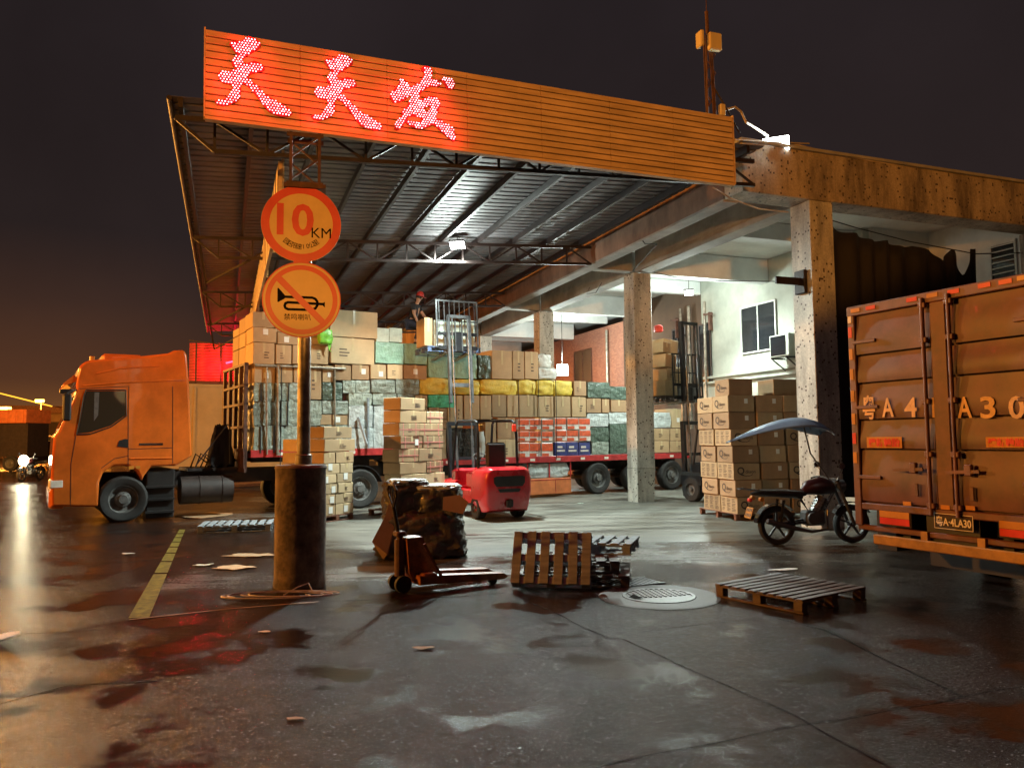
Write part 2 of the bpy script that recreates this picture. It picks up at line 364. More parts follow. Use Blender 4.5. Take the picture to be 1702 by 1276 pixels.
    def prism(s, poly, y0, y1, M=None):          # poly in (x, z), extruded along y
        n = len(poly); vs = [(x, y0, z) for x, z in poly] + [(x, y1, z) for x, z in poly]
        fs = [tuple(range(n)), tuple(range(n, 2 * n))[::-1]] + [(i, i + n, (i + 1) % n + n, (i + 1) % n) for i in range(n)]
        return s.add(vs, fs, M)
    def flat(s, poly, z0, z1, M=None):           # poly in (x, y), extruded along z
        n = len(poly); vs = [(x, y, z0) for x, y in poly] + [(x, y, z1) for x, y in poly]
        fs = [tuple(range(n))[::-1], tuple(range(n, 2 * n))] + [(i, (i + 1) % n, (i + 1) % n + n, i + n) for i in range(n)]
        return s.add(vs, fs, M)
    def disc(s, c, r, y0, y1, n=48, M=None):
        return s.prism([(c[0] + r * cos(2 * pi * i / n), c[1] + r * sin(2 * pi * i / n)) for i in range(n)], y0, y1, M)
    def ring(s, c, r0, r1, y0, y1, n=48, M=None):
        vs = []
        for y in (y0, y1):
            for r in (r0, r1):
                for i in range(n): a = 2 * pi * i / n; vs.append((c[0] + r * cos(a), y, c[1] + r * sin(a)))
        fs = []
        for i in range(n):
            j = (i + 1) % n
            fs += [(i, j, n + j, n + i), (2 * n + i, 3 * n + i, 3 * n + j, 2 * n + j), (n + i, n + j, 3 * n + j, 3 * n + i), (i, 2 * n + i, 2 * n + j, j)]
        return s.add(vs, fs, M)
    def text(s, t, size, M, ext=.002, width=None, bold=0.0):   # text on a face that looks towards local -y
        vs, fs, w, h = textmesh(t, size, ext, bold)
        kx = (width / w) if width else 1.0
        return s.add([(x * kx, -z, y) for x, y, z in vs], fs, M)
    def build(s, name, mats, parent=None, M=None, smooth=False, sharp=35):
        me = bpy.data.meshes.new(name); me.from_pydata(s.v, [], s.f)
        if not isinstance(mats, (list, tuple)): mats = [mats]
        for q in mats: me.materials.append(M_[q])
        if len(mats) > 1: me.polygons.foreach_set('material_index', s.m)
        bm = bmesh.new(); bm.from_mesh(me); bmesh.ops.recalc_face_normals(bm, faces=bm.faces); bm.to_mesh(me); bm.free()
        if smooth:
            me.polygons.foreach_set('use_smooth', [True] * len(me.polygons)); me.set_sharp_from_angle(angle=radians(sharp))
        me.update()
        o = bpy.data.objects.new(name, me); COL.objects.link(o)
        if parent: o.parent = parent
        if M: o.matrix_local = M
        return o
_T = {}
def textmesh(t, size, ext, bold=0.0):
    k = (t, size, ext, bold)
    if k in _T: return _T[k]
    c = bpy.data.curves.new('t', 'FONT'); c.body = t; c.size = size; c.extrude = ext; c.offset = bold; c.resolution_u = 3
    c.align_x = 'CENTER'; c.align_y = 'CENTER'
    o = bpy.data.objects.new('t', c); COL.objects.link(o)
    dg = bpy.context.evaluated_depsgraph_get(); me = bpy.data.meshes.new_from_object(o.evaluated_get(dg))
    vs = [tuple(v.co) for v in me.vertices]; fs = [tuple(p.vertices) for p in me.polygons]
    bpy.data.objects.remove(o); bpy.data.curves.remove(c); bpy.data.meshes.remove(me)
    if not vs: vs = [(0, 0, 0)]
    x0 = min(v[0] for v in vs); x1 = max(v[0] for v in vs); y0 = min(v[1] for v in vs); y1 = max(v[1] for v in vs)
    cx, cy = (x0 + x1) / 2, (y0 + y1) / 2
    vs = [(v[0] - cx, v[1] - cy, v[2]) for v in vs]
    _T[k] = (vs, fs, max(1e-4, x1 - x0), y1 - y0); return _T[k]
def shape2d(polys, ext, name='s'):
    """polygons with holes -> filled solid, returned as verts/faces (x, y, z)"""
    c = bpy.data.curves.new(name, 'CURVE'); c.dimensions = '2D'; c.fill_mode = 'BOTH'; c.extrude = ext
    for p in polys:
        sp = c.splines.new('POLY'); sp.points.add(len(p) - 1); sp.use_cyclic_u = True
        for q, (x, y) in zip(sp.points, p): q.co = (x, y, 0, 1)
    o = bpy.data.objects.new(name, c); COL.objects.link(o)
    dg = bpy.context.evaluated_depsgraph_get(); me = bpy.data.meshes.new_from_object(o.evaluated_get(dg))
    vs = [tuple(v.co) for v in me.vertices]; fs = [tuple(p.vertices) for p in me.polygons]
    bpy.data.objects.remove(o); bpy.data.curves.remove(c); bpy.data.meshes.remove(me)
    return vs, fs
def tag(o, label, cat, group=None, kind=None):
    o['label'] = label
    if cat: o['category'] = cat
    if group: o['group'] = group
    if kind: o['kind'] = kind
    return o
def thing(name, label, cat, M=None, group=None):
    o = bpy.data.objects.new(name, None); COL.objects.link(o); o.empty_display_size = .2
    if M: o.matrix_world = M
    return tag(o, label, cat, group)
def struct(o): o['kind'] = 'structure'; return o
def solo(mb, name, mats, M, label, cat, group=None, **k):
    o = mb.build(name, mats, None, None, **k)
    o.matrix_world = M
    return tag(o, label, cat, group)
def T(x, y, z): return Matrix.Translation((x, y, z))
def RZ(d): return Matrix.Rotation(radians(d), 4, 'Z')
def RX(d): return Matrix.Rotation(radians(d), 4, 'X')
def RY(d): return Matrix.Rotation(radians(d), 4, 'Y')
def inpoly(x, y, P):
    c = False; j = len(P) - 1
    for i in range(len(P)):
        xi, yi = P[i]; xj, yj = P[j]
        if (yi > y) != (yj > y) and x < (xj - xi) * (y - yi) / (yj - yi) + xi: c = not c
        j = i
    return c
# ================================================================ ground
g = MB(); g.add([(-300, -60, 0), (300, -60, 0), (300, 420, 0), (-300, 420, 0)], [(0, 1, 2, 3)]); struct(g.build('ground', 'wet_ground'))
def strip(pts, w, z=.004, jit=.3):
    vs = []; fs = []; P = []
    for a, b_ in zip(pts[:-1], pts[1:]):
        n = max(2, int((b_ - a).length / .12))
        for i in range(n): P.append(a.lerp(b_, i / n))
    P.append(pts[-1])
    for i, p in enumerate(P):
        d = (P[min(i + 1, len(P) - 1)] - P[max(i - 1, 0)]).normalized(); nn = Vector((-d.y, d.x, 0))
        o = nn * (noise.noise(p * 1.7) * jit * .12); ww = w * .6 * (.5 + .9 * abs(noise.noise(p * 5)))
        vs += [tuple(p + o + nn * ww / 2 + Vector((0, 0, z))), tuple(p + o - nn * ww / 2 + Vector((0, 0, z)))]
    for i in range(len(P) - 1): fs.append((2 * i, 2 * i + 1, 2 * i + 3, 2 * i + 2))
    return vs, fs
jb = MB()
for pts, w in (([(1035, 1062), (1180, 1128), (1325, 1192), (1480, 1276), (1560, 1330)], .022), ([(1292, 1026), (1370, 1046), (1450, 1085), (1530, 1125), (1600, 1158)], .03), ([(1600, 1158), (1702, 1140)], .02),
               ([(930, 1290), (1090, 1255), (1330, 1205), (1480, 1180), (1600, 1158)], .02), ([(540, 1000), (760, 992), (850, 984)], .02), ([(0, 897), (160, 890), (290, 880), (460, 868)], .04),
               ([(0, 1056), (90, 1052), (172, 1044)], .022), ([(0, 1170), (110, 1142), (260, 1130)], .05), ([(1150, 1004), (1195, 1000)], .02), ([(880, 1000), (1010, 1060), (1035, 1062)], .018),
               ([(760, 868), (900, 862), (1060, 862), (1170, 872)], .02), ([(780, 905), (870, 890)], .015), ([(1060, 1050), (1180, 1035), (1290, 1026)], .014)):
    v, f = strip([gp(*p) for p in pts], w); jb.add(v, f)
struct(jb.build('slab_joints', 'asphalt_joint'))
yb = MB()
A = [gp(*p) for p in ((298, 880), (308, 880), (246, 1031), (211, 1031))]
cuts = [0, .09, .17, .25, .33, .42, .53, .66, 1.0]
for a, b_ in zip(cuts[:-1], cuts[1:]):
    e_ = b_ - .012
    q = [A[0].lerp(A[3], a), A[1].lerp(A[2], a), A[1].lerp(A[2], e_), A[0].lerp(A[3], e_)]
    yb.add([(p.x, p.y, .0045) for p in q], [(0, 1, 2, 3)])
tag(yb.build('yellow_line', 'yellow_line'), 'worn yellow painted line on the wet ground left of the concrete drum', None, None, 'structure')
lb = MB(); v, f = strip([gp(*p) for p in ((214, 1030), (380, 1012), (530, 1000))], .07, .005, .1); lb.add(v, f); struct(lb.build('slab_edge_line', 'board_wet'))  # brown strip along the slab boundary
# ================================================================ warehouse: pillars, beams, slab, side wall
wh = thing('warehouse', 'open sided warehouse with tiled concrete pillars and a tiled front beam', 'warehouse', BF)
PT = [0, 6.78, 13.5, 20.3, 27.0, 33.8]
for i, t in enumerate(PT):
    a = .275
    m = MB()
    if i == 1:      # the nearest free pillar has a chipped foot
        m.b2((-a, t - a, .9), (a, t + a, 6.22), .012)
        m.add([(-a, t - a, .9), (a, t - a, .9), (a, t + a, .9), (-a, t + a, .9), (-a + .01, t - a + .02, 0), (a - .02, t - a + .05, 0), (a, t + a, 0), (-a, t + a, 0), (-a + .2, t - a + .03, .45)], [(0, 1, 5, 8), (0, 8, 4), (8, 5, 4), (1, 2, 6, 5), (2, 3, 7, 6), (3, 0, 4, 7)])
    else: m.b2((-a, t - a, 0), (a, t + a, 6.22), .012)
    m.build('pillar', 'mosaic', wh)
a = .275
MB().b2((6.1, -a, 0), (6.65, a, 6.2), .012).build('pillar', 'mosaic_old', wh)
m = MB(); m.b2((-1.8, -.30, 6.222), (14, .28, 7.15), .015); m.build('front_beam', 'mosaic_old', wh)
m = MB(); m.b2((-1.86, -.36, 7.15), (14, .2, 7.21), .01); m.build('coping', 'concrete', wh)
m = MB(); m.b2((-1.8, .282, 6.22), (-1.5, 38, 7.5), .02); m.build('outer_beam', 'fascia_stained', wh)
m = MB(); m.b2((-1.815, .285, 6.20), (-1.48, 38, 6.25), .01); m.build('drip_edge', 'concrete', wh)
for t0, t1 in zip(PT[:-1], PT[1:]):
    MB().b2((-.22, t0 + .28, 6.225), (.22, t1 - .28, 6.93), .01).build('inner_beam', 'beam_inner', wh)
for t in PT[1:]:
    MB().b2((-1.48, t - .15, 6.28), (-.222, t + .15, 6.93), .01).build('cross_beam', 'beam_inner', wh)
    MB().b2((.222, t - .18, 6.24), (4.29, t + .18, 6.93), .01).build('cross_beam', 'ceiling_paint', wh)
for t0, t1 in zip(PT[:-1], PT[1:]):
    MB().b2((.222, (t0 + t1) / 2 - .1, 6.5), (4.29, (t0 + t1) / 2 + .1, 6.93), .01).build('cross_beam', 'ceiling_paint', wh)
MB().b2((-1.49, .29, 6.94), (14, 38, 7.12)).build('ceiling_slab', 'ceiling_paint', wh)
sp_ = hit(BF, 1037, 600, 0, 4.3).y; sq_ = hit(BF, 1168, 600, 0, 4.3).y
MB().b2((4.3, 3.0, 0), (4.5, sq_, 6.935)).build('side_wall', 'plaster', wh)
MB().b2((4.3, sq_ + .002, 0), (4.5, sp_, 6.935)).build('side_wall', 'tar_wall', wh)
MB().b2((4.3, sp_ + .002, 0), (4.5, 38, 6.4)).build('brick_wall', 'brick', wh)
MB().b2((4.5, 2.9, 0), (6.4, 3.1, 6.935)).build('side_wall', 'white_paint', wh)
MB().b2((6.4, .3, 0), (6.6, 3.1, 6.935)).build('side_wall', 'white_paint', wh)
MB().b2((-1.5, 38.0, 0), (4.5, 38.2, 6.935)).build('end_wall', 'tar_wall', wh)
# ledge mouldings, windows and pipes on the side wall
def wp(px, py, s=4.3): q = hit(BF, px, py, 0, s); return q.y, q.z
m = MB()
for (x0, y0) in ((1300, 622), (1300, 612)):
    t0, z0 = wp(x0, y0); m.b2((4.22, 3.0, z0 - .04), (4.3, sq_, z0 + .04), .01)
m.build('ledge', 'plaster', wh)
def window(x0, y0, x1, y1, s=4.3, mull=1, mats=('white_paint', 'glass_dark')):
    t1, zt = wp(x0, y0, s); t0, zb = wp(x1, y1, s)
    f = MB(); w = .05
    f.b2((s - .05, t0, zb), (s - .003, t1, zb + w)); f.b2((s - .05, t0, zt - w), (s - .003, t1, zt))
    for k in range(mull + 2):
        tt = t0 + (t1 - t0 - w) * k / (mull + 1); f.b2((s - .048, tt, zb + w), (s - .004, tt + w, zt - w))
    o = f.build('window', mats[0], wh)
    MB().b2((s - .025, t0 + .02, zb + .02), (s - .006, t1 - .02, zt - .02)).build('pane', mats[1], o)
    return o
window(1232, 512, 1293, 580)
window(1162, 540, 1185, 636, mull=0, mats=('steel_dark', 'glass_dark'))
window(1118, 548, 1140, 640, mull=1, mats=('steel_dark', 'glass_dark'))
window(955, 585, 985, 640, mull=1, mats=('steel_rust', 'tar_wall'))
w_ = window(1645, 408, 1694, 470, s=6.4, mull=0, mats=('white_paint', 'glass_dark'))
t1, zt = wp(1645, 408, 6.4); t0, zb = wp(1694, 470, 6.4)
f = MB()
for k in range(9):
    z = zt - .1 - k * .13; f.b2((6.30, t0 + .03, z), (6.335, t1 - .03, z + .025))
f.build('louvre', 'white_paint', w_)
for px, r in ((1136, .05), (1150, .06), (1176, .045), (1012, .06)):
    m = MB(); t, z = wp(px, 560); m.tube((4.2, t, 2.0), (4.2, t, 6.2), r); m.build('wall_pipe', 'pipe', wh)
for px, zz in ((1130, 5.9), (1186, 5.8)):
    m = MB(); t, z = wp(px, 550); m.b2((4.12, t - .04, 5.2), (4.25, t + .04, zz), .01); m.bar((4.1, t - .25, zz - .1), (4.1, t + .25, zz - .05), .04, .06); m.build('pipe_bracket', 'steel_rust', wh)
# beam cut-out bracket on the near pillar
m = MB(); m.b2((-.9, -.02, 4.62), (-.275, .02, 4.76)); m.b2((-.36, -.15, 4.45), (-.277, .12, 4.9), .01); m.build('pillar_bracket', 'steel_dark', wh)
# air conditioner
q = wp(1318, 594); AC = BF @ T(4.0, q[0], q[1])
ac = thing('air_conditioner', 'white outdoor air conditioner unit on a bracket beside the window', 'air conditioner', AC)
MB().box((0, 0, .32), (.34, .82, .62), .02).build('casing', 'ac_white', ac)
m = MB(); m.box((-.172, .04, .32), (.01, .62, .54)); m.build('grille', 'glass_dark', ac)
m = MB(); m.bar((.28, -.3, -.02), (-.2, -.3, -.02), .04, .04); m.bar((.28, .3, -.02), (-.2, .3, -.02), .04, .04); m.bar((-.18, -.3, -.03), (.28, -.3, -.35), .03, .03); m.bar((-.18, .3, -.03), (.28, .3, -.35), .03, .03); m.build('bracket', 'steel_dark', ac)
# black curtain hung behind the front beam
m = MB(); nx, nz = 150, 16; vs = []; fs = []
def ctop(s):
    base = 6.12 - .30 * sin(pi * (s - .3) / 5.4) - .10 * (s / 5)
    sc_ = .05 * abs(sin(s * 4.1)); dip = 0
    if 3.55 < s < 4.15: dip = .30 * (1 - abs(s - 3.85) / .3)
    if 4.2 < s < 4.8: dip = .62 * (1 - abs(s - 4.5) / .3)
    return base - sc_ - dip
for i in range(nx + 1):
    s = .32 + (4.95 - .32) * i / nx; zt = ctop(s)
    for j in range(nz + 1):
        k = j / nz; z = zt * (1 - k) + .5 * k
        y = .42 + (.05 + .09 * k) * sin(s * 13 + 1.3 * sin(s * 3)) + .05 * noise.noise(Vector((s * 2, k * 2, 3)))
        vs.append((s - .25 * k * (s / 5), y, z))
for i in range(nx):
    for j in range(nz): a = i * (nz + 1) + j; fs.append((a, a + 1, a + nz + 2, a + nz + 1))
m.add(vs, fs); cu = solo(m, 'curtain', ['curtain'], BF, 'black fabric curtain hanging behind the tiled front beam above the lorry', 'curtain', smooth=True)
md = cu.modifiers.new('thick', 'SOLIDIFY'); md.thickness = .01
m = MB(); m.path([(.28, .4, 6.2), (1.5, .42, 6.02), (3, .42, 5.84), (4.9, .42, 5.72), (6.3, .42, 5.85)], .012); solo(m, 'curtain_wire', ['cable'], BF, 'thin wire the black curtain hangs from', 'wire')
# ================================================================ steel canopy
CF = frame(0, 0, 0, 20.4)
cp = thing('steel_canopy', 'corrugated steel canopy on trusses over the loaded flatbed lorry', 'canopy', CF)
def rz(l): return 6.27 + (l + .75) * .0545
L0, L1, T0, T1 = -.78, 8.75, 10.75, 34.0
vs = []; fs = []; t = T0; P = []
while t < T1:
    P += [(t, 0), (t + .17, 0), (t + .195, .035), (t + .225, .035)]; t += .25
n = len(P)
for l in (L0, L1):
    for (t, h) in P: vs.append((l, t, rz(l) + h))
for i in range(n - 1): fs.append((i, i + 1, n + i + 1, n + i))
m = MB(); m.add(vs, fs); o = m.build('roof', 'roof_sheet', cp)
md = o.modifiers.new('thick', 'SOLIDIFY'); md.thickness = .004; md.offset = 1
for k in range(11):
    l = -.62 + .9 * k; l = min(l, 8.6)
    MB().bar((l, T0 - .02, rz(l) - .08), (l, T1, rz(l) - .08), .06, .13).build('purlin', 'steel_dark', cp)
def truss(t, l0=-.7, l1=8.7):
    m = MB(); N = 13; top = lambda l: rz(l) - .19; bot = lambda l: rz(l) - .62
    m.bar((l0, t, top(l0)), (l1, t, top(l1)), .06, .07); m.bar((l0 + .5, t, bot(l0 + .5)), (l1, t, bot(l1)), .06, .06)
    for k in range(N):
        a = l0 + .5 + (l1 - l0 - .5) * k / N; b_ = l0 + .5 + (l1 - l0 - .5) * (k + 1) / N
        m.bar((a, t, bot(a)), (a, t, top(a)), .035, .035)
        m.bar((a, t, top(a)), (b_, t, bot(b_)), .035, .035) if k % 2 == 0 else m.bar((a, t, bot(a)), (b_, t, top(b_)), .035, .035)
    m.bar((l0, t, top(l0)), (l0 + .5, t, bot(l0 + .5)), .04, .04)
    m.build('truss', 'steel_dark', cp)
for t in (11.0, 17.5, 24.0, 30.5): truss(t)
m = MB(); m.tube((L0 + .02, T0, rz(L0) - .02), (L0 + .02, T1, rz(L0) - .02), .035); m.build('gutter', 'steel_dark', cp)
for t in (17.5, 24, 30.5):
    m = MB(); m.bar((-.6, t, rz(-.6) - .2), (-.45, t + .5, rz(0) - 1.1), .04, .04); m.bar((.55, t, rz(.55) - .6), (-.45, t + .5, rz(0) - 1.1), .04, .04); m.build('knee_brace', 'steel_dark', cp)
for t in ():
    for l in (8.3,):
        MB().b2((l - .07, t - .07, 0), (l + .07, t + .07, rz(l) - .2)).build('column', 'steel_dark', cp)
# long side board hung under the canopy
m = MB(); m.b2((.70, 12.1, 5.20), (.76, 31, 6.04)); 
for k in range(9): m.b2((.76, 12.3 + k * 2.3, 5.2), (.80, 12.36 + k * 2.3, 6.3))
m.mat(1)
for k in range(30): m.b2((.69, 12.1 + k * .63, 5.22), (.70, 12.112 + k * .63, 6.02))
solo(m, 'side_board', ['slat', 'slat_gap'], CF, 'long narrow board hanging edge-on behind the round road signs', 'board')
# ================================================================ shop sign with red LED letters
pl = at(341, 193, 9.45); pr = at(1220, 305, 12.5)
SL = sqrt((pr.x - pl.x) ** 2 + (pr.y - pl.y) ** 2); SA = math.degrees(atan2(pr.y - pl.y, pr.x - pl.x)); SHt = 1.125
SLP = math.atan2(pr.z - pl.z, SL)
SF = Matrix.Translation(pl) @ RZ(SA) @ Matrix.Rotation(-SLP, 4, 'Y')
sg = thing('shop_sign', 'long slatted sign board with red LED Chinese characters across the canopy front', 'sign', SF)
m = MB(); ns = 12; h = SHt / ns
for k in range(ns):
    z0 = k * h; n0 = 7
    for q_ in range(n0):
        x0 = SL * q_ / n0; x1 = SL * (q_ + 1) / n0 - .003; w = random.uniform(-.002, .002)
        m.b2((x0, -.02 + w, z0 + .012), (x1, .02, z0 + h - .004), .004)
m.build('slats', 'slat', sg)
m = MB(); m.b2((0, .022, 0), (SL, .07, SHt)); m.build('backing', 'slat_gap', sg)
m = MB(); m.b2((-.02, -.03, -.02), (.0, .07, SHt + .02)); m.b2((SL, -.03, -.02), (SL + .02, .07, SHt + .02)); m.b2((0, -.03, -.045), (SL, .07, -.003)); m.build('edge_trim', 'slat', sg)
m = MB()
for k in range(10):
    x = .3 + k * (SL - .6) / 9; m.bar((x, .1, .03), (x, .1, SHt), .05, .05)
for z in (.05, SHt - .06): m.bar((.05, .14, z), (SL - .05, .14, z), .05, .05)
m.build('back_frame', 'steel_rust', sg)
def lp(px, py): q = hit(SF, px, py, 1, -.06); return (q.x, q.z)
c1 = [(270,250),(300,218),(400,222),(460,185),(515,152),(560,175),(610,190),(650,225),(665,265),(640,305),(570,345),(500,385),(430,440),(460,505),(530,480),(580,462),(640,480),(690,515),(712,560),(680,590),(600,605),(530,625),(490,660),(530,700),(600,755),(660,815),(720,880),(800,930),(880,975),(960,1020),(1020,1060),(1060,1120),(1010,1150),(930,1155),(840,1130),(760,1090),(700,1020),(640,940),(580,860),(530,800),(480,760),(430,745),(415,760),(410,860),(400,920),(350,975),(280,1005),(190,1020),(110,1000),(85,965),(120,950),(190,950),(250,905),(300,840),(310,760),(260,745),(200,735),(150,700),(130,650),(140,605),(170,585),(260,590),(330,570),(360,540),(310,515),(300,480),(320,430),(380,385),(350,360),(310,310)]
tian = [lp(345 + x / 7.506, 40 + y / 7.506) for x, y in c1]
ax, az = lp(413.6, 60.3); bx, bz = lp(568.5, 89.1)
tian2 = [(x - ax + bx, z - az + bz) for x, z in tian]
S3 = lambda P: [lp(635 + x / 8.507, 100 + y / 8.507) for x, y in P]
fa = [S3([(825,275),(870,245),(960,255),(1010,280),(1035,340),(1015,400),(960,415),(915,400),(890,350),(860,300)]),
      S3([(550,115),(590,90),(650,90),(700,120),(715,170),(700,250),(720,275),(790,285),(835,340),(790,375),(700,365),(620,400),(560,440),(530,500),(510,565),(590,545),(680,510),(740,515),(800,560),(825,620),(800,700),(770,770),(760,810),(830,860),(920,900),(1000,950),(1035,1050),(1045,1120),(1010,1150),(940,1100),(860,1030),(790,960),(720,910),(660,940),(580,970),(500,975),(420,940),(370,910),(335,870),(300,910),(250,970),(210,990),(175,975),(185,890),(240,810),(290,770),(270,730),(300,700),(350,660),(380,590),(420,520),(400,500),(330,550),(250,590),(160,600),(120,540),(110,500),(140,450),(200,380),(240,330),(250,270),(275,255),(330,290),(380,350),(410,375),(470,350),(530,320),(570,250),(600,190),(580,140)]),
      S3([(590,690),(640,655),(680,645),(670,700),(640,740)]), S3([(365,800),(440,790),(540,810),(570,840),(530,870),(440,870),(360,850)])]
def led_letter(polys, name='character'):
    vs, fs = shape2d(polys, .012)
    m = MB(); m.add([(x, -.055 - z, y) for x, y, z in vs], fs)
    o = m.build(name, 'led_base', sg)
    xs = [p[0] for P in polys for p in P]; zs = [p[1] for P in polys for p in P]
    d = MB(); sp = .037; j = 0; z = min(zs)
    def inside(x, z): return sum(inpoly(x, z, P) for P in polys) % 2 == 1
    cells_ = []
    while z < max(zs):
        x = min(xs) + (sp / 2 if j % 2 else 0)
        while x < max(xs):
            if inside(x, z) and inside(x + .006, z) and inside(x - .006, z) and inside(x, z + .006) and inside(x, z - .006): cells_.append((x, z))
            x += sp
        z += sp * .87; j += 1
    for x, z in cells_:
        x += random.uniform(-.003, .003); z += random.uniform(-.003, .003); r = .0088
        vs = [(x + r * cos(a * pi / 3), -.068, z + r * sin(a * pi / 3)) for a in range(6)] + [(x + r * .6 * cos(a * pi / 3), -.078, z + r * .6 * sin(a * pi / 3)) for a in range(6)]
        d.add(vs, [(a, (a + 1) % 6, 6 + (a + 1) % 6, 6 + a) for a in range(6)] + [(6, 7, 8, 9, 10, 11)])
    d.build('led_dots', 'led_dot', o)
    return cells_
rnd = random.Random(5)
for P in ([tian], [tian2], fa):
    cs = led_letter(P)
    # the LEDs' own red light, gathered into a few lamps among them
    rnd.shuffle(cs)
    pts = []
    for c in cs:
        if all((c[0] - q[0]) ** 2 + (c[1] - q[1]) ** 2 > .16 ** 2 for q in pts): pts.append(c)
        if len(pts) >= 12: break
    for c in pts:
        o = light('led_letter_light', 'POINT', SF @ Vector((c[0], -.12, c[1])), 2.8, (1, .015, .03), .05)
for P in (tian, tian2, fa[1]):
    cx_ = sum(q[0] for q in P) / len(P); cz_ = sum(q[1] for q in P) / len(P)
    pp = SF @ Vector((cx_, -.35, cz_)); aim(light('led_letter_light', 'SPOT', pp, 120, (1, .03, .03), .3, spot_size=radians(150), spot_blend=1.0), pp + Vector((0, -1, -1.0)))
# ================================================================ lamps of the place
def flood(loc, target, label, energy, size=(.26, .18), spot=None, name='flood_light', cords=()):
    o = bpy.data.objects.new(name, None); COL.objects.link(o); o.location = loc; aim(o, target)
    tag(o, label, 'flood light')
    w, h = size
    MB().box((0, 0, .04), (w + .04, h + .04, .06), .01).build('housing', 'steel_dark', o)
    MB().box((0, 0, .006), (w, h, .012)).build('lens', 'lamp_white', o)
    m = MB(); m.path([(-w / 2 - .03, 0, .04), (-w / 2 - .03, 0, .12), (w / 2 + .03, 0, .12), (w / 2 + .03, 0, .04)], .008, 6); m.build('mount_bracket', 'steel_dark', o)
    bpy.context.view_layer.update(); Mi = o.matrix_world.inverted()
    for cn, pts, r, mt in cords:
        m = MB(); m.path(pts, r, 8, Mi); m.build(cn, mt, o)
    d = (Vector(target) - Vector(loc)).normalized()
    l = light('flood_light_beam', 'SPOT', Vector(loc) + d * .06, energy, WHT, .12, spot_size=radians(spot or 160), spot_blend=.6); aim(l, target)
    return o
p1 = at(760, 408, 18.0); flood(p1, p1 + Vector((-.1, -1.0, -1.9)), 'bright white flood light hanging from the canopy truss', 5000, (.34, .24), 165, cords=[('cord', [p1 + Vector((0, 0, .12)), p1 + Vector((.05, 0, .35)), p1 + Vector((0, .02, .62))], .012, 'cable')])
light('canopy_flood_spill', 'POINT', p1 + Vector((0, 0, -.5)), 230, WHT, .15)
p2 = at(1145, 487, 23.0); flood(p2, p2 + Vector((-.2, -.9, -1.6)), 'bright white flood light under the warehouse ceiling', 1700, (.25, .2), 165, cords=[('cord', [p2 + Vector((0, 0, .12)), p2 + Vector((0, 0, .9))], .01, 'cable')])
light('ceiling_flood_spill', 'POINT', p2 + Vector((0, -.1, -.3)), 300, WHT, .15)
p3 = at(935, 615, 29.5); flood(p3, p3 + Vector((-.25, -1, -.35)), 'dazzling white flood light behind the load near the yellow sacks', 700, (.42, .42), 165, cords=[('cord', [p3 + Vector((0, .1, .1)), p3 + Vector((0.0, .15, 2.3))], .012, 'cable')])
light('rear_flood_spill', 'POINT', p3 + Vector((0, .1, .5)), 700, WHT, .15)
p4 = at(1290, 240, 14.2); flood(p4, p4 + Vector((-.40, -1, -.55)), 'white flood light on an arm above the tiled front beam', 1200, (.46, .26), 150, cords=[('arm', [at(1196, 186, 12.9), at(1222, 178, 13.0), at(1232, 186, 13.1), at(1240, 203, 13.2)], .02, 'cable_light'), ('arm', [at(1240, 203, 13.2), at(1276, 226, 14.1)], .024, 'cable_light')])
# wires along the beam
m = MB(); m.path([at(1305, 236, 14.3), at(1345, 246, 14.35), at(1450, 268, 14.9), at(1600, 292, 15.9), at(1702, 305, 16.7)], .018, 6); m.path([at(1222, 232, 13.6), at(1280, 236, 14.0), at(1345, 239, 14.4)], .014, 6)
solo(m, 'roof_wire', ['cable_light'], Matrix(), 'pale wire running along the top of the tiled front beam', 'wire')
m = MB(); m.path([at(1185, 312, 12.6), at(1215, 330, 13.1), at(1260, 347, 13.6), at(1310, 353, 14.3)], .014, 6)
solo(m, 'sagging_wire', ['cable_light'], Matrix(), 'pale wire sagging from the sign end to the near pillar', 'wire')
m = MB(); m.path([at(1084, 452, 21.0), at(1120, 460, 20.5), at(1200, 467, 18), at(1316, 468, 15.2)], .012, 6)
solo(m, 'ceiling_wire', ['cable'], Matrix(), 'dark wire strung between the two pillars under the ceiling', 'wire')
m = MB(); m.path([at(1068, 400, 17.2), at(1072, 405, 17.2), at(1092, 406, 17.6), at(1052, 450, 20.5)], .012, 6); m.path([at(980, 478, 21.5), at(975, 488, 21.5), at(990, 487, 21.5), at(1000, 470, 21.2)], .01, 6)
solo(m, 'loose_cable', ['cable'], Matrix(), 'loose black cable dangling from the warehouse beam soffit', 'cable')
# antenna mast behind the sign end
AM = frame(*at(1184, 188, 12.75).xy, 0, 20)
am = thing('antenna_mast', 'lattice antenna mast with two equipment boxes rising behind the sign', 'antenna', AM)
zt = at(1177, 60, 12.75).z; zb = at(1184, 188, 12.75).z - .9
m = MB()
for (x, y) in ((-.09, 0), (.09, 0), (0, .14)):
    m.tube((x, y, zb), (x * .6 - .03, y, zt), .018, n=6)
for k in range(7):
    z = zb + (zt - zb) * k / 7; z2 = zb + (zt - zb) * (k + 1) / 7; m.tube((-.09, 0, z), (.09, 0, z2), .009, n=5); m.tube((.09, 0, z), (0, .14, z2), .009, n=5)
for k in range(4): m.path([(.02 * k - .03, -.02, zb + .2), (.03 * sin(k * 2) , -.05, zb + 1.2), (-.02 * k, -.02, zt - .1)], .010, 5)
m.build('lattice', 'steel_rust', am)
m = MB(); m.tube((-.05, 0, zt), (-.06, 0, zt + .42), .03); m.tube((-.06, 0, zt + .42), (-.06, 0, zt + 1.9), .008, n=6); m.build('aerial', 'steel_rust', am)
zc = at(1180, 76, 12.75).z
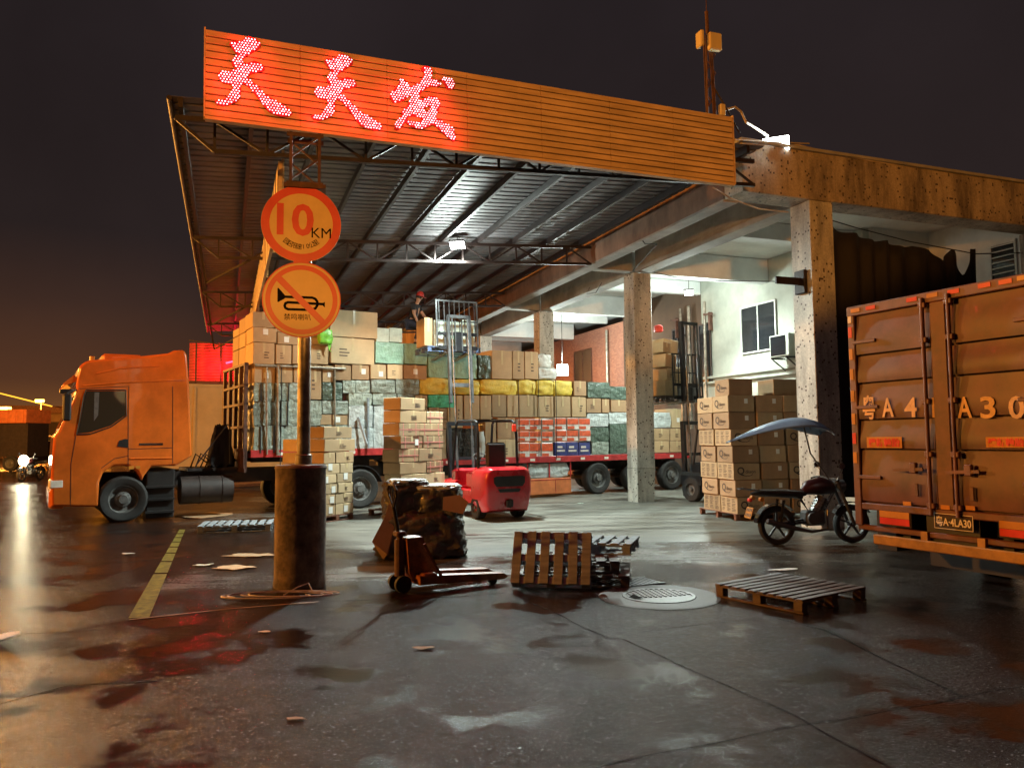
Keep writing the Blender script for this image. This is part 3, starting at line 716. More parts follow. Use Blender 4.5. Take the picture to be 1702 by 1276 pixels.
m = MB(); m.box((0.0, -.12, zc), (.24, .10, .30), .015); m.build('equipment_box', 'cream_panel', am)
m = MB(); m.box((-.22, -.02, zc + .06), (.07, .18, .28), .02); m.build('equipment_box', 'cream_panel', am)
m = MB(); m.box((.16, -.05, zb + .95), (.10, .08, .20), .01); m.build('junction_box', 'cream_panel', am)
m = MB(); m.path([(.05, 0, zb + 1.35), (.30, 0, zb + 1.0), (.62, .1, zb + .66)], .016, 6); m.build('stay', 'steel_dark', am)
# ================================================================ sign post on its concrete drum
PX, PY = -2.58, 9.42
po = thing('road_sign_post', 'rusty pipe post in a concrete drum carrying two round road signs', 'sign post', frame(PX, PY, 0, 14))
m = MB(); m.lathe([(0, 0), (.305, 0), (.31, .05), (.30, .12), (.302, .8), (.298, 1.38), (.31, 1.42), (.29, 1.45), (.12, 1.46), (0, 1.46)], 40)
for i, v in enumerate(m.v):
    n_ = noise.noise(Vector(v) * 6) * .008; m.v[i] = (v[0] * (1 + n_ * 2), v[1] * (1 + n_ * 2), v[2] + n_ * .5)
m.build('concrete_drum', 'drum', po, smooth=True)
m = MB(); m.tube((.03, 0, 1.40), (.03, 0, 4.9), .078, n=20); m.lathe([(.10, 0), (.10, .12), (.082, .13)], 20, T(.03, 0, 1.45)); m.build('pole', 'pipe', po, smooth=True)
m = MB()
for x in (-.15, .19):
    for y in (-.12, .12): m.bar((x, y, 4.88), (x, y, 5.55), .035, .035)
for k in range(2):
    z = 4.95 + k * .28; m.bar((-.15, -.12, z), (.19, -.12, z + .28), .02, .02); m.bar((-.15, .12, z + .28), (.19, .12, z), .02, .02); m.bar((-.15, -.12, z), (-.15, .12, z + .28), .02, .02)
for z in (4.9, 5.52):
    for y in (-.12, .12): m.bar((-.2, y, z), (.24, y, z), .03, .05)
m.box((.02, 0, 4.87), (.5, .34, .05)); m.build('lattice_bracket', 'steel_rust', po)
def rsign(px, py, rad_px, kind):
    Y = PY - .12; c = at(px, py, Y); r = rad_px / FPX * Y
    yaw = math.degrees(atan2(c.x, c.y)) * -.35
    return c, r
Pinv = (frame(PX, PY, 0, 14)).inverted()
for kind, px, py, rp in (('speed', 501, 372, 65.5), ('horn', 501.5, 498, 64)):
    c, r = rsign(px, py, rp, kind); lc = Pinv @ c
    FR = T(lc.x, lc.y, lc.z)
    o = bpy.data.objects.new('speed_limit_sign' if kind == 'speed' else 'no_horn_sign', None); COL.objects.link(o); o.parent = po; o.matrix_local = FR
    o['label'] = 'round sign reading 10 KM inside a red ring' if kind == 'speed' else 'round no horn sign with a red slash over a black horn'
    if kind == 'speed':
        MB().disc((0, 0), r, 0, .012, 64).build('plate', 'sign_white', o)
        m = MB(); m.ring((0, 0), r * .79, r * .995, -.004, -.001, 64); m.build('ring', 'sign_red', o)
        m = MB(); m.text('10', r * 1.12, T(-.15 * r, -.004, .10 * r), .0015, bold=.014); m.build('numerals', 'sign_red', o)
        m = MB(); m.text('KM', r * .38, T(.50 * r, -.004, -.22 * r), .0015)
        tx = '园区限速10公里'
        for i, ch in enumerate(tx):
            a = radians(-90 + (i - (len(tx) - 1) / 2) * 10.6); R_ = r * .60
            m.text(ch, r * .165, T(R_ * cos(a), -.004, R_ * sin(a)) @ Matrix.Rotation(-(a + pi / 2), 4, 'Y'), .0015, bold=.0)
        m.build('lettering', 'sign_black', o)
        m = MB(); m.b2((-.09, -.002, r - .03), (.09, .01, r + .05)); m.b2((-.09, -.002, -r - .08), (.09, .01, -r + .03)); m.build('tab', 'sign_red', o)
    else:
        MB().disc((0, 0), r, 0, .012, 64).build('plate', 'sign_white', o)
        m = MB(); m.ring((0, 0), r * .79, r * .915, -.004, -.001, 64); m.ring((0, 0), r * .97, r * 1.0, -.006, .014, 64)
        m.prism([(-.66 * r, .50 * r), (-.55 * r, .63 * r), (.60 * r, -.53 * r), (.50 * r, -.66 * r)], -.0105, -.007); m.build('ring', 'sign_red', o)
        def hp(X, Y_): return ((X - 455) / 245.0 * r, -(Y_ - 815) / 245.0 * r)
        m = MB(); w = .035 * r / .9
        def tr(pts, w):
            P = [hp(*p) for p in pts]
            for a, b_ in zip(P[:-1], P[1:]):
                m.bar((a[0], -.0035, a[1]), (b_[0], -.0035, b_[1]), .003, w)
            for a in P: m.disc(a, w / 2, -.005, -.002, 12)
        tr([(345, 800), (520, 800), (540, 808), (552, 825), (552, 850), (540, 870), (520, 880), (370, 880), (355, 872), (350, 858), (355, 842), (370, 835), (590, 840)], w * 1.7)
        m.prism([hp(305, 745), hp(312, 745), hp(350, 788), hp(350, 812), hp(312, 835), hp(305, 835)], -.0055, -.0022)
        m.prism([hp(585, 834), hp(600, 825), hp(600, 862), hp(585, 848)], -.0055, -.0022)
        m.text('禁鸣喇叭', r * .185, T(*((hp(430, 928)[0]), -.004, hp(430, 928)[1])), .0015, width=r * .68)
        m.build('lettering', 'sign_black', o)
        
m = MB()
for z in (4.15, 3.2): m.tube((.03, 0, z), (.03, 0, z + .06), .088, n=20)
m.build('clamp', 'sign_back', po)
# pale hose and litter around the drum
m = MB()
rr = random.Random(3)
c0 = gp(456, 992)
for k in range(5):
    pts = []
    a0 = rr.uniform(0, 6); rx, ry = .50 + rr.uniform(-.12, .1), .17 + rr.uniform(-.05, .05)
    for i in range(22): a = a0 + i * 2 * pi / 22 * (.9 + .05 * k); pts.append((c0.x + cos(a) * rx + .08 * k - .1, c0.y + sin(a) * ry + rr.uniform(-.01, .01), .013 + .006 * k))
    m.path(pts, .007, 6)
m.path([(c0.x + .1, c0.y, .02), (c0.x + .25, c0.y + .05, .10), (c0.x + .35, c0.y + .12, .13), (c0.x + .42, c0.y + .05, .04)], .007, 6)
solo(m, 'hose_coil', ['hose'], Matrix(), 'pale thin hose coiled on the wet ground before the concrete drum', 'hose')
def litter(px, py, w, d, mt, label, name='flattened_carton', rot=0, cat='cardboard'):
    c = gp(px, py); rr = random.Random(int(px)); m = MB(); n = 15
    P = [(cos(2 * pi * i / n) * w * rr.uniform(.62, 1.15) / 2, sin(2 * pi * i / n) * d * rr.uniform(.62, 1.15) / 2) for i in range(n)]
    m.flat(P, 0, .006); 
    for i, v in enumerate(m.v): m.v[i] = (v[0], v[1], v[2] + .008 + .03 * abs(noise.noise(Vector(v) * 3 + Vector((px, 0, 0)))))
    solo(m, name, [mt], frame(c.x, c.y, 0, rot), label, cat)
litter(340, 857, 1.5, 1.6, 'carton_tan', 'flattened brown carton lying behind the left pallet', rot=20)
litter(388, 944, .62, .42, 'carton_pale', 'flattened pale carton on wet ground left of the drum')
litter(418, 924, .85, .34, 'carton_pale', 'long pale cardboard sheet nearest the left side of the drum')
litter(339, 940, .30, .16, 'foam_white', 'small crumpled white bag left of the pale cardboard', 'plastic_bag', cat='litter')
litter(704, 1079, .17, .08, 'carton_pale', 'small flat brown paper scrap alone on the foreground slab', 'paper_scrap', cat='litter')
litter(440, 1051, .14, .05, 'stencil_yellow', 'small orange scrap on the wet slab below the hose', 'paper_scrap', cat='litter')
litter(1303, 948, .42, .12, 'paper', 'pale flat sheet behind the right pallet', 'paper_scrap', cat='litter')
litter(490, 1197, .12, .05, 'carton_tan', 'tiny brown leaf-like scrap in the foreground', 'paper_scrap', cat='litter')
litter(965, 837, .20, .10, 'foam_white', 'small pale turquoise scrap right of the red forklift', 'paper_scrap', cat='litter')
litter(5, 1060, .22, .30, 'paper', 'white paper sheet at the left edge of the photo', 'paper_scrap', cat='litter')
litter(212, 921, .25, .10, 'paper', 'small white scrap left of the yellow line', 'paper_scrap', cat='litter')
# manhole and grate
c = gp(1095, 991); mh = thing('manhole_cover', 'round iron manhole cover in a concrete ring with a broken corner', 'manhole', frame(c.x, c.y, 0, 10))
m = MB(); m.lathe([(.40, .006), (.405, .010), (.62, .009), (.66, .004)], 48); m.build('concrete_ring', 'slab_ring', mh)
m = MB(); m.lathe([(.0, .007), (.39, .007)], 40)
for k in range(13):
    x = -.34 + k * .057; y = sqrt(max(0, .35 ** 2 - x * x)); m.b2((x - .011, -y * .2, .007), (x + .011, y, .017))
m.lathe([(.36, .007), (.36, .016), (.395, .016), (.395, .007)], 40); m.build('iron_lid', 'iron', mh)
m = MB(); m.flat([(-.36, -.05), (-.22, -.12), (-.26, .10)], .0175, .0185); m.build('hole', 'asphalt_joint', mh)
c = gp(1048, 969); gr = thing('drain_grate', 'slotted iron drain grate beside the pallet pile', 'drain grate', frame(c.x, c.y, 0, 25))
m = MB()
for k in range(11): m.b2((-.32 + k * .06, -.2, .004), (-.295 + k * .06, .2, .02))
m.b2((-.35, -.22, .004), (.35, -.2, .02)); m.b2((-.35, .2, .004), (.35, .22, .02)); m.build('bars', 'iron', gr)
m = MB(); m.b2((-.33, -.198, .003), (.33, .198, .0055)); m.build('pit', 'asphalt_joint', gr)
# ================================================================ goods builders
def bale_mb(w, d, h, n=9, rnd_=.12, amp=.03, seed=0, e=.0):
    """lumpy wrapped block, base centre at origin"""
    m = MB(); V = {}; vs = []
    def vid(i, j, k):
        if (i, j, k) in V: return V[(i, j, k)]
        p = Vector((i / n * 2 - 1, j / n * 2 - 1, k / n * 2 - 1))
        q = Vector([c * (1 - rnd_) for c in p]) + Vector([0, 0, 0])
        s = p.normalized() * 1.25
        q = p * (1 - rnd_) + Vector([max(-1, min(1, c)) for c in s]) * rnd_
        nz = Vector((noise.noise(p * 2.1 + Vector((seed, 0, 0))), noise.noise(p * 2.1 + Vector((0, seed, 9))), noise.noise(p * 2.1 + Vector((5, 3, seed)))))
        nz2 = noise.noise(p * 5.5 + Vector((seed, seed, 2)))
        q = q + p.normalized() * (nz2 * amp * 1.6) + nz * amp * 2
        z = (q.z + 1) / 2 * h; z = max(0.0, z)
        V[(i, j, k)] = len(vs); vs.append((q.x * w / 2, q.y * d / 2, z)); return V[(i, j, k)]
    fs = []
    for a in range(n):
        for b in range(n):
            for s_ in (0, n):
                q = [vid(s_, a, b), vid(s_, a + 1, b), vid(s_, a + 1, b + 1), vid(s_, a, b + 1)]; fs.append(q if s_ else q[::-1])
                q = [vid(a, s_, b), vid(a + 1, s_, b), vid(a + 1, s_, b + 1), vid(a, s_, b + 1)]; fs.append(q[::-1] if s_ else q)
                q = [vid(a, b, s_), vid(a + 1, b, s_), vid(a + 1, b + 1, s_), vid(a, b + 1, s_)]; fs.append(q if s_ else q[::-1])
    m.add(vs, fs); return m
GR = random.Random(77)
def carton(F, w, d, h, mt, label, group, sticker=0, tape=1, strap=False, cat='carton', name='carton', words=None):
    """carton, base centre of its front face at F, front looks towards -y"""
    m = MB(); j = lambda s: GR.uniform(-s, s)
    m.box((0, d / 2, h / 2), (w - .008, d, h - .006), .008)
    nv = len(m.v)
    for i, v in enumerate(m.v): m.v[i] = (v[0] + j(.003), v[1] + (.012 * noise.noise(Vector((v[0] * 2, v[2] * 2, w * 9))) if v[1] < d / 2 else 0), v[2] - (abs(j(.014)) if v[2] > h * .6 and h > .2 else 0))
    o = m.build(name, mt); o.matrix_world = F; tag(o, label, cat, group)
    if tape:
        t = MB(); t.b2((-.03, -.004, h * .5), (.03, .0, h - .004)); t.b2((-.03, 0.02, h - .003), (.03, d - .02, h + .001)); t.build('tape', 'tape', o)
        f = MB(); f.b2((-w / 2 + .01, -.0028, h * .5 - .003), (-.031, .0, h * .5 + .003)); f.b2((.031, -.0028, h * .5 - .003), (w / 2 - .01, .0, h * .5 + .003)); 
    if strap:
        t = MB()
        for x in (-w * .3, w * .3): t.b2((x - .012, -.006, 0), (x + .012, .0, h - .003))
        t.b2((-w / 2 + .005, -.0065, h * .45), (w / 2 - .005, -.0005, h * .45 + .02)); t.build('strap', 'strap_pink', o)
    if sticker:
        sx_, sz_ = j(w * .25), h * (.45 + GR.uniform(-.1, .25)); t = MB(); t.b2((sx_ - .06, -.0075, sz_ - .07), (sx_ + .06, -.002, sz_ + .07)); t.build('shipping_label', 'paper', o)
    elif GR.random() < .5:
        t = MB(); x = j(w * .2); 
        for k in range(3): t.b2((x - w * .12, -.005, h * (.28 + .12 * k)), (x + w * GR.uniform(.02, .12), -.001, h * (.28 + .12 * k) + h * .045))
        t.build('printing', 'print', o)
    return o
def bale(F, w, d, h, mt, label, group, name='wrapped_bale', cat='bale', rnd_=.1, amp=.025, straps=0, n=9):
    m = bale_mb(w, d, h, n, rnd_, amp, GR.uniform(0, 50))
    for i, v in enumerate(m.v): m.v[i] = (v[0], v[1] + d / 2, v[2])
    o = m.build(name, mt, smooth=True, sharp=60); o.matrix_world = F; tag(o, label, cat, group)
    if straps:
        t = MB()
        for k in range(straps):
            x = w * ((k + .5) / straps - .5); t.b2((x - .012, -.03, 0.01), (x + .012, -.01, h - .01))
        t.build('strap', 'cable', o)
    return o
ORD = ['leftmost', 'second from left', 'third from left', 'fourth from left', 'fifth from left', 'sixth from left', 'seventh from left', 'eighth from left', 'ninth from left', 'tenth from left', 'eleventh from left', 'twelfth from left', 'thirteenth from left', 'fourteenth from left', 'fifteenth from left']
def tp(px, py, y=0.0): q = hit(TF, px, py, 1, y); return q.x, q.z
KM = {'c': ('carton', 'brown carton'), 'p': ('carton_pale', 'pale brown carton'), 't': ('carton_tan', 'tan carton'),
      'g': ('bale_grey', 'grey wrapped bale'), 's': ('bale_silver', 'silvery wrapped bale'), 'e': ('bale_green', 'pale green wrapped bale'), 'j': ('bale_jade', 'bright jade wrapped bundle'),
      'd': ('bale_dark', 'dark green wrapped bale'), 'k': ('bale_black', 'black wrapped bale'), 'y': ('sack_yellow', 'yellow woven sack'), 'w': ('sack_white', 'white plastic sack'), 'f': ('foam_white', 'pale foam box'),
      'r': ('pack_red', 'red and white drinks pack'), 'b': ('pack_blue', 'blue drinks pack')}
def row(phrase, items, group):
    cnt = {}
    tot = {}
    for it in items: tot[it[4][0]] = tot.get(it[4][0], 0) + 1
    for it in items:
        x0, y0, x1, y1, code = it[:5]; k = code[0]; D = it[5] if len(it) > 5 else .85; yo = it[6] if len(it) > 6 else 0.0
        a, z1 = tp(x0, (y0), yo); b_, _ = tp(x1, y0, yo); _, z0 = tp(x0, y1, yo)
        _, z0b = tp(x1, y1, yo); z0 = (z0 + z0b) / 2; _, z1b = tp(x1, y0, yo); z1 = (z1 + z1b) / 2
        w, h = b_ - a, z1 - z0
        cnt[k] = cnt.get(k, 0) + 1
        mt, ds = KM[k]
        lab = ds + ', ' + (ORD[cnt[k] - 1] if tot[k] > 1 else 'the only one') + ' in ' + phrase
        yy = yo + GR.uniform(-.015, .03)
        F = TF @ T((a + b_) / 2, yy, z0)
        if k in 'cpt': carton(F @ RZ(GR.uniform(-2, 2)) @ RY(GR.uniform(-.5, .5)), w - .012, D, h, mt, lab, group, sticker='*' in code, tape=1 if h > .25 else 0, strap='#' in code)
        elif k in 'rb':
            o = carton(F, w - .01, .5, h, 'pack_white' if k == 'r' else 'pack_blue', lab, group, tape=0, cat='drinks pack', name='drinks_pack')
            m = MB(); mm = 'pack_red' if k == 'r' else 'pack_white'
            if k == 'r':
                m.b2((-w / 2 + .02, -.012, h * .45), (w / 2 - .03, -.006, h * .92)); m.b2((-w / 2 + .02, -.012, h * .06), (w * .1, -.006, h * .3))
            else: m.b2((-w * .35, -.012, h * .3), (w * .3, -.006, h * .42)); m.b2((-w * .3, -.012, h * .55), (w * .1, -.006, h * .7))
            m.build('printed_panel', mm, o)
        elif k == 'y': bale(F, w + .02, D, h, mt, lab, group, 'woven_sack', 'sack', .38, .03, n=10)
        elif k == 'w': bale(F, w + .02, D, h, mt, lab, group, 'plastic_sack', 'sack', .4, .05)
        elif k == 'f': bale(F, w, .6, h, mt, lab, group, 'foam_box', 'box', .02, .006)
        else: bale(F, w, D, h, mt, lab, group, straps=2 if '|' in code else 0, rnd_=.10, amp=.028 if k != 'e' else .014)
G1 = 'goods stacked on the flatbed trailer'
row("the load's topmost row", [(420, 518, 457, 544, 'c', .8), (458, 517, 502, 553, 'c', .8), (503, 517, 547, 561, 'c', .9), (548, 516, 628, 561, 'p', 1.3)], G1)
row("the load's second row from the top", [(420, 544, 460, 569, 'c*', .8), (461, 553, 500, 572.5, 'c*', .8), (501, 561, 547, 573, 'c', .8), (626, 545, 647, 568, 'f'), (648, 545, 669, 568, 'f')], G1)
row("the load's third row from the top", [(420, 569, 457, 605, 'c', .8), (458, 573, 485, 605, 'c', .8), (486, 573, 511, 605, 'c', .8), (512, 573, 547, 605, 'c', .8), (549, 561.5, 623, 605, 'p', 1.3), (624, 569, 671, 604, 'e', 1.2), (672, 571, 711, 605, 'e', 1.2),
     (712, 581, 751, 628, 'e', 1.3), (752, 586, 794, 629, 'e', 1.3), (796, 590, 816, 629, 'd', 1.3), (817, 582, 851, 630, 'c', 1.3), (852, 583, 871, 630, 'c', 1.3), (872, 584, 895, 630, 'c', 1.3), (896, 611, 926, 631, 'w', .9)], G1)
row("the carton row beneath the pale green bales", [(422, 606, 458, 636, 'c*'), (459, 606, 487, 636, 'c'), (488, 606, 512, 636, 'c*'), (513, 606, 535, 664, 'c'), (536, 607, 555, 635, 'c*'), (556, 606, 584, 632, 't'), (585, 606, 615, 631, 't*'), (616, 605, 643, 630, 'p*'), (644, 605, 670, 630, 'p'), (671, 606, 710, 630, 't*')], G1)
row("the row with the yellow sacks", [(698, 627, 754, 656, 'y', 1.1), (755, 630, 798, 656, 'y', 1.1), (799, 630, 862, 656, 'y', 1.1), (863, 630, 892, 656, 'y', 1.1), (893, 631, 921, 657, 'y', 1.1), (922, 632, 953, 658, 'y', 1.1), (954, 633, 975, 658, 't'), (976, 635, 1014, 661, 'd'), (1015, 642, 1042, 664, 'd')], G1)
row("the bale row under the long carton row", [(422, 636, 468, 667, 'g|'), (469, 636, 512, 667, 'g|'), (536, 635, 569, 665, 'd'), (570, 632, 591, 653, 'g'), (592, 632, 616, 653, 'g'), (617, 631, 657, 653, 'g'), (658, 630, 697, 655, 'g')], G1)
row("the short row above the silvery bales", [(580, 653, 619, 674, 'g'), (620, 653, 660, 673, 'g'), (661, 655, 689, 676, 'g'), (690, 656, 712, 677, 'c'), (713, 656, 758, 677, 'j')], G1)
row("the load's middle layer", [(422, 667, 466, 707, 'g'), (467, 667, 511, 707, 'g|'), (512, 665, 535, 707, 'g'), (536, 666, 579, 688, 'g'), (580, 674, 620, 710, 's'), (621, 674, 662, 746, 's'), (663, 677, 711, 746, 'c'), (713, 677, 744, 697, 't*'), (745, 677, 758, 711, 'p'), (759, 657, 770, 711, 'p'), (771, 657, 797, 697, 'c'), (798, 657, 817, 697, 'c'),
     (818, 656, 842, 693, 'c'), (843, 656, 862, 693, 'c'), (863, 656, 893, 693, 'c'), (894, 658, 921, 693, 'c'), (922, 658, 949, 693, 'c'), (950, 659, 974, 693, 'c')], G1)
row("the layer left of the middle pillar", [(975, 661, 1000, 686, 't'), (1001, 662, 1014, 686, 't'), (1015, 664, 1042, 685, 't'), (976, 687, 1012, 709, 's'), (1013, 685, 1042, 704, 's')], G1)
row("the load's bottom layer", [(422, 707, 466, 753, 'g|'), (467, 707, 511, 753, 'g'), (512, 707, 531, 752, 'g'), (532, 689, 579, 706, 'c*'), (532, 706, 579, 749, 'g'), (580, 711, 620, 746, 's'), (713, 697, 744, 712, 't'), (713, 712, 743, 768, 'p'), (744, 712, 768, 767, 'k'), (769, 712, 790, 767, 'k'), (791, 714, 806, 766, 'w'), (807, 697, 826, 766, 'c'), (827, 694, 858, 729, 't'), (827, 729, 858, 765, 'p'),
     (982, 710, 1012, 734, 'd'), (984, 734, 1012, 755, 'g'), (1013, 704, 1042, 754, 'd')], G1)
for y0, y1, nm in ((694, 714, 'upper'), (714, 733, 'middle'), (733, 762, 'bottom')):
    it = [(860 + k * 20, y0 + 2, 880 + k * 20, y1 + (0 if nm != 'bottom' else -1), 'r') for k in range(3)]
    if nm != 'bottom': it += [(922 + k * 20, y0, 942 + k * 20, y1, 'r') for k in range(3)]
    else: it += [(922 + k * 20, 734, 942 + k * 20, 757, 'b') for k in range(3)]
    row("the %s row of drinks packs" % nm, it, 'drinks packs on the flatbed')
row("the load right of the middle pillar", [(1043, 655, 1086, 705, 'g'), (1043, 705, 1086, 753, 'g'), (1087, 685, 1115, 711, 's'), (1116, 679, 1133, 711, 'p*'), (1087, 712, 1113, 732, 'c'), (1114, 712, 1136, 732, 'c'), (1087, 732.5, 1112, 752, 'c'), (1113, 732.5, 1136, 751, 'c')], G1)
# two further columns of cartons on the load's front end, lit orange
x0, _ = tp(420, 600)
for ci, (yo, top) in enumerate(((.82, 0), (1.55, -.18))):
    for ri, (pa, pb) in enumerate(((518, 544), (544, 569), (569, 605))):
        _, z1 = tp(420, pa); _, z0 = tp(420, pb)
        if ri == 0: z1 += top
        carton(TF @ T(x0 + .36, yo, z0), .70, .68, z1 - z0 - .004, 'carton', '%s orange-lit carton of the %s column on the load front end' % (('top', 'middle', 'lower')[ri], ('inner', 'outermost')[ci]), G1, tape=0)
m = bale_mb(2.1, .9, 2.1, 8, .05, .02, 4); o = m.build('wrapped_bale', 'bale_grey', smooth=True, sharp=60); o.matrix_world = TF @ T(x0 + 1.1, 1.45, 1.6); tag(o, 'tall grey wrapped bale seen behind the headboard posts at the load front', 'bale', G1)
# green bag hanging between the cartons
a, z1 = tp(538, 549); _, z0 = tp(538, 583)
m = bale_mb(.34, .2, .36, 8, .5, .09, 3); o = m.build('green_bag', 'leaf_green', smooth=True, sharp=60); o.matrix_world = TF @ T(a, -.12, z1 - .36); tag(o, 'bright green plastic bag hanging on the cartons right of the no horn sign', 'bag')
m = MB(); m.prism([(.02, .03), (.16, .02), (.12, -.14), (.17, -.20), (.10, -.16), (.06, -.02)], -.02, .0); m.build('tail', 'leaf_green', o)
a, z0 = tp(911, 611)
m = bale_mb(.5, .5, .42, 8, .45, .08, 13); o = m.build('plastic_sack', 'sack_white', smooth=True, sharp=60); o.matrix_world = TF @ T(a, .4, z0); tag(o, 'lumpy white sack on top of the load beside the dazzling lamp', 'sack')
# ================================================================ flatbed trailer
def wheel(par, x, y, r=.487, w=.30, F=None, name='wheel', rim='rim_grey', n=36, sp=8):
    """axis along local y; outer face towards -y"""
    FM = (F or Matrix()) @ T(x, y, r)
    R = Matrix.Rotation(radians(90), 4, 'X')
    m = MB(); m.lathe([(r * .60, -w), (r * .90, -w), (r * .985, -w * .85), (r, -w * .6), (r, -w * .12), (r * .97, .0), (r * .90, .02), (r * .70, .012), (r * .60, -.01)], n, R @ T(0, 0, 0))
    o = bpy.data.objects.new(name, None); COL.objects.link(o); o.parent = par; o.matrix_local = FM
    m.build('tyre', 'tyre', o, smooth=True, sharp=30)
    m = MB(); m.lathe([(r * .60, 0), (r * .605, -.01), (r * .56, -.02), (r * .52, -.09), (r * .34, -.11), (r * .32, -.04), (r * .20, -.02), (r * .18, .05), (0, .05)], n, R)
    for k in range(sp): a = 2 * pi * k / sp; m.tube((cos(a) * r * .26, -.0, sin(a) * r * .26), (cos(a) * r * .26, -.03, sin(a) * r * .26), .014, n=6)
    m.build('rim', rim, o, smooth=True, sharp=30)
    return o
tr = thing('flatbed_trailer', 'long flatbed trailer with a red side rail carrying the stacked goods', 'trailer', TF)
XR, XS, XF = 3.98, tp(668, 750)[0], tp(420, 750)[0] - .05
ZG, ZM = tp(600, 747)[1] + .02, 1.195
m = MB(); m.b2((XS, .03, ZM - .06), (XR, 2.47, ZM), .005); m.b2((XF, .03, ZG - .06), (XS + .3, 2.47, ZG), .005); m.build('deck', 'wood_dark', tr)
m = MB(); m.b2((XS, -.02, ZM - .17), (XR, .03, ZM + .01), .008); m.b2((XF, -.02, ZG - .17), (XS + .3, .03, ZG + .01), .008); m.b2((XS, -.018, ZM - .1), (XS + .05, .03, ZG)); m.b2((XR - .04, .03, ZM - .17), (XR, 2.47, ZM - .01)); m.b2((XF, .03, ZG - .17), (XF + .04, 2.47, ZG - .065)); m.build('side_rail', 'bed_red', tr)
k = XF + .6
while k < XR - .3:
    z = (ZG if k < XS + .2 else ZM) - .12; MB().b2((k, -.026, z), (k + .16, -.0205, z + .07)).build('reflector', 'reflector_white', tr); k += .92
m = MB(); m.b2((XS, .7, .72), (XR - .1, .85, ZM - .065)); m.b2((XS, 1.65, .72), (XR - .1, 1.8, ZM - .065)); m.b2((XF + .2, .7, ZG - .3), (XS + .3, .85, ZG - .065)); m.b2((XF + .2, 1.65, ZG - .3), (XS + .3, 1.8, ZG - .065))
for x in [XS + .5 + .9 * k for k in range(9)]: m.b2((x, .05, ZM - .15), (x + .08, 2.4, ZM - .07))
m.bar((XS - .1, .78, ZG - .2), (XS + .5, .78, .85), .14, .2); m.bar((XS - .1, 1.72, ZG - .2), (XS + .5, 1.72, .85), .14, .2)
for x in (0, 1.55, 3.1): m.tube((x, .1, .487), (x, 2.4, .487), .07, n=10); m.b2((x - .5, .62, .60), (x + .5, .7, .70))
m.build('underframe', 'chassis', tr)
for x in (0, 1.55, 3.1): wheel(tr, x, .02); wheel(tr, x, 2.47, F=T(0, 0, 0))
for x in (-3.1, ):
    m = MB(); m.b2((x, .35, .05), (x + .14, .5, 1.05)); m.b2((x - .06, .3, .0), (x + .2, .55, .05)); m.build('landing_leg', 'chassis', tr)
a, zt = tp(878, 795); b_, zb = tp(950, 820)
m = MB(); m.b2((a, .0, zb + .02), (b_, .5, zt - .02), .015); tb = m.build('toolbox', 'box_orange', tr)
m = MB(); m.b2((a + (b_ - a) * .62, -.006, zb + .05), (a + (b_ - a) * .63, .0, zt - .05)); m.b2((a + .02, -.006, zt - .07), (b_ - .02, .0, zt - .05)); m.build('lid_seam', 'bed_red', tb)
m = MB()
for x in (a, (a + b_) / 2, b_): m.b2((x - .015, .02, zt), (x + .015, .05, ZM - .17))
m.build('rack_post', 'bed_red', tr)
m = bale_mb(b_ - a - .1, .55, ZM - .2 - zt, 10, .2, .05, 8); o = m.build('plastic_sack', 'bale_silver', smooth=True, sharp=60); o.matrix_world = TF @ T((a + b_) / 2, .33, zt); tag(o, 'crumpled clear plastic bundle on the orange toolbox under the trailer', 'bundle')
# headboard and stake pipes
xh = XF - .12; zh = 3.62
m = MB()
for y in (.05, .55, 1.1, 1.7, 2.35): m.b2((xh - .04, y - .05, 1.1), (xh + .04, y + .05, zh))
for z in (1.5, 2.05, 2.6, 3.05, 3.55): m.b2((xh - .05, .0, z), (xh + .05, 2.4, z + .06))
m.b2((xh - .02, .0, 1.0), (xh + .03, 2.4, 1.5)); m.build('headboard', 'steel_rust', tr)
m = MB(); zz = tp(422, 607)[1]; xa = tp(422, 607)[0]; xb = tp(573, 611)[0]
m.path([(xa, -.06, zz), (tp(455, 607)[0], -.06, zz), (tp(460, 610)[0], -.07, zz - .03), (tp(461, 620)[0], -.07, zz - .2), (tp(460, 740)[0], -.05, ZG - .1)], .035, 8)
m.path([(tp(464, 608)[0], -.06, zz), (xb, -.06, zz)], .03, 8)
for px in (442, 555): m.path([(tp(px, 607)[0], -.06, zz), (tp(px + 1, 740)[0], -.05, ZG - .1)], .025, 8)
m.build('stake_rail', 'pipe', tr)
for px in (466, 860, 893, 922, 745):
    m = MB(); x, z = tp(px, 660); zt_ = tp(px, 606 if px < 500 else 632)[1]; m.path([(x, -.06, zt_), (x + .01, -.07, (zt_ + ZM) / 2), (x, -.05, ZM - .1)], .012, 5); m.build('lashing_rope', 'cable', tr)
# ================================================================ tractor unit (cab)
tk = thing('lorry_tractor', 'orange lorry tractor unit with a sleeper cab pulling the flatbed', 'lorry', TF)
O_ = [(85, 842), (84, 800), (86, 762), (89, 724), (97, 716), (112, 684), (128, 651), (126, 640), (131, 610), (140, 601), (152, 598), (210, 594), (279, 587), (290, 582), (306, 581), (311, 590), (315, 640), (320, 757), (293, 774), (252, 775), (240, 790), (236, 800), (228, 784), (212, 774), (190, 774), (172, 784), (165, 802), (164, 842)]
P = [tp(x, y) for x, y in O_]
P = [(x, z) for x, z in P]
m = MB(); m.prism(P, 0, 2.45); cab = m.build('cab', 'truck_orange', tk, smooth=True, sharp=25)
md = cab.modifiers.new('round', 'BEVEL'); md.width = .06; md.segments = 3; md.limit_method = 'ANGLE'; md.angle_limit = radians(28); md.harden_normals = False
def tq(pts): return [tp(*p) for p in pts]
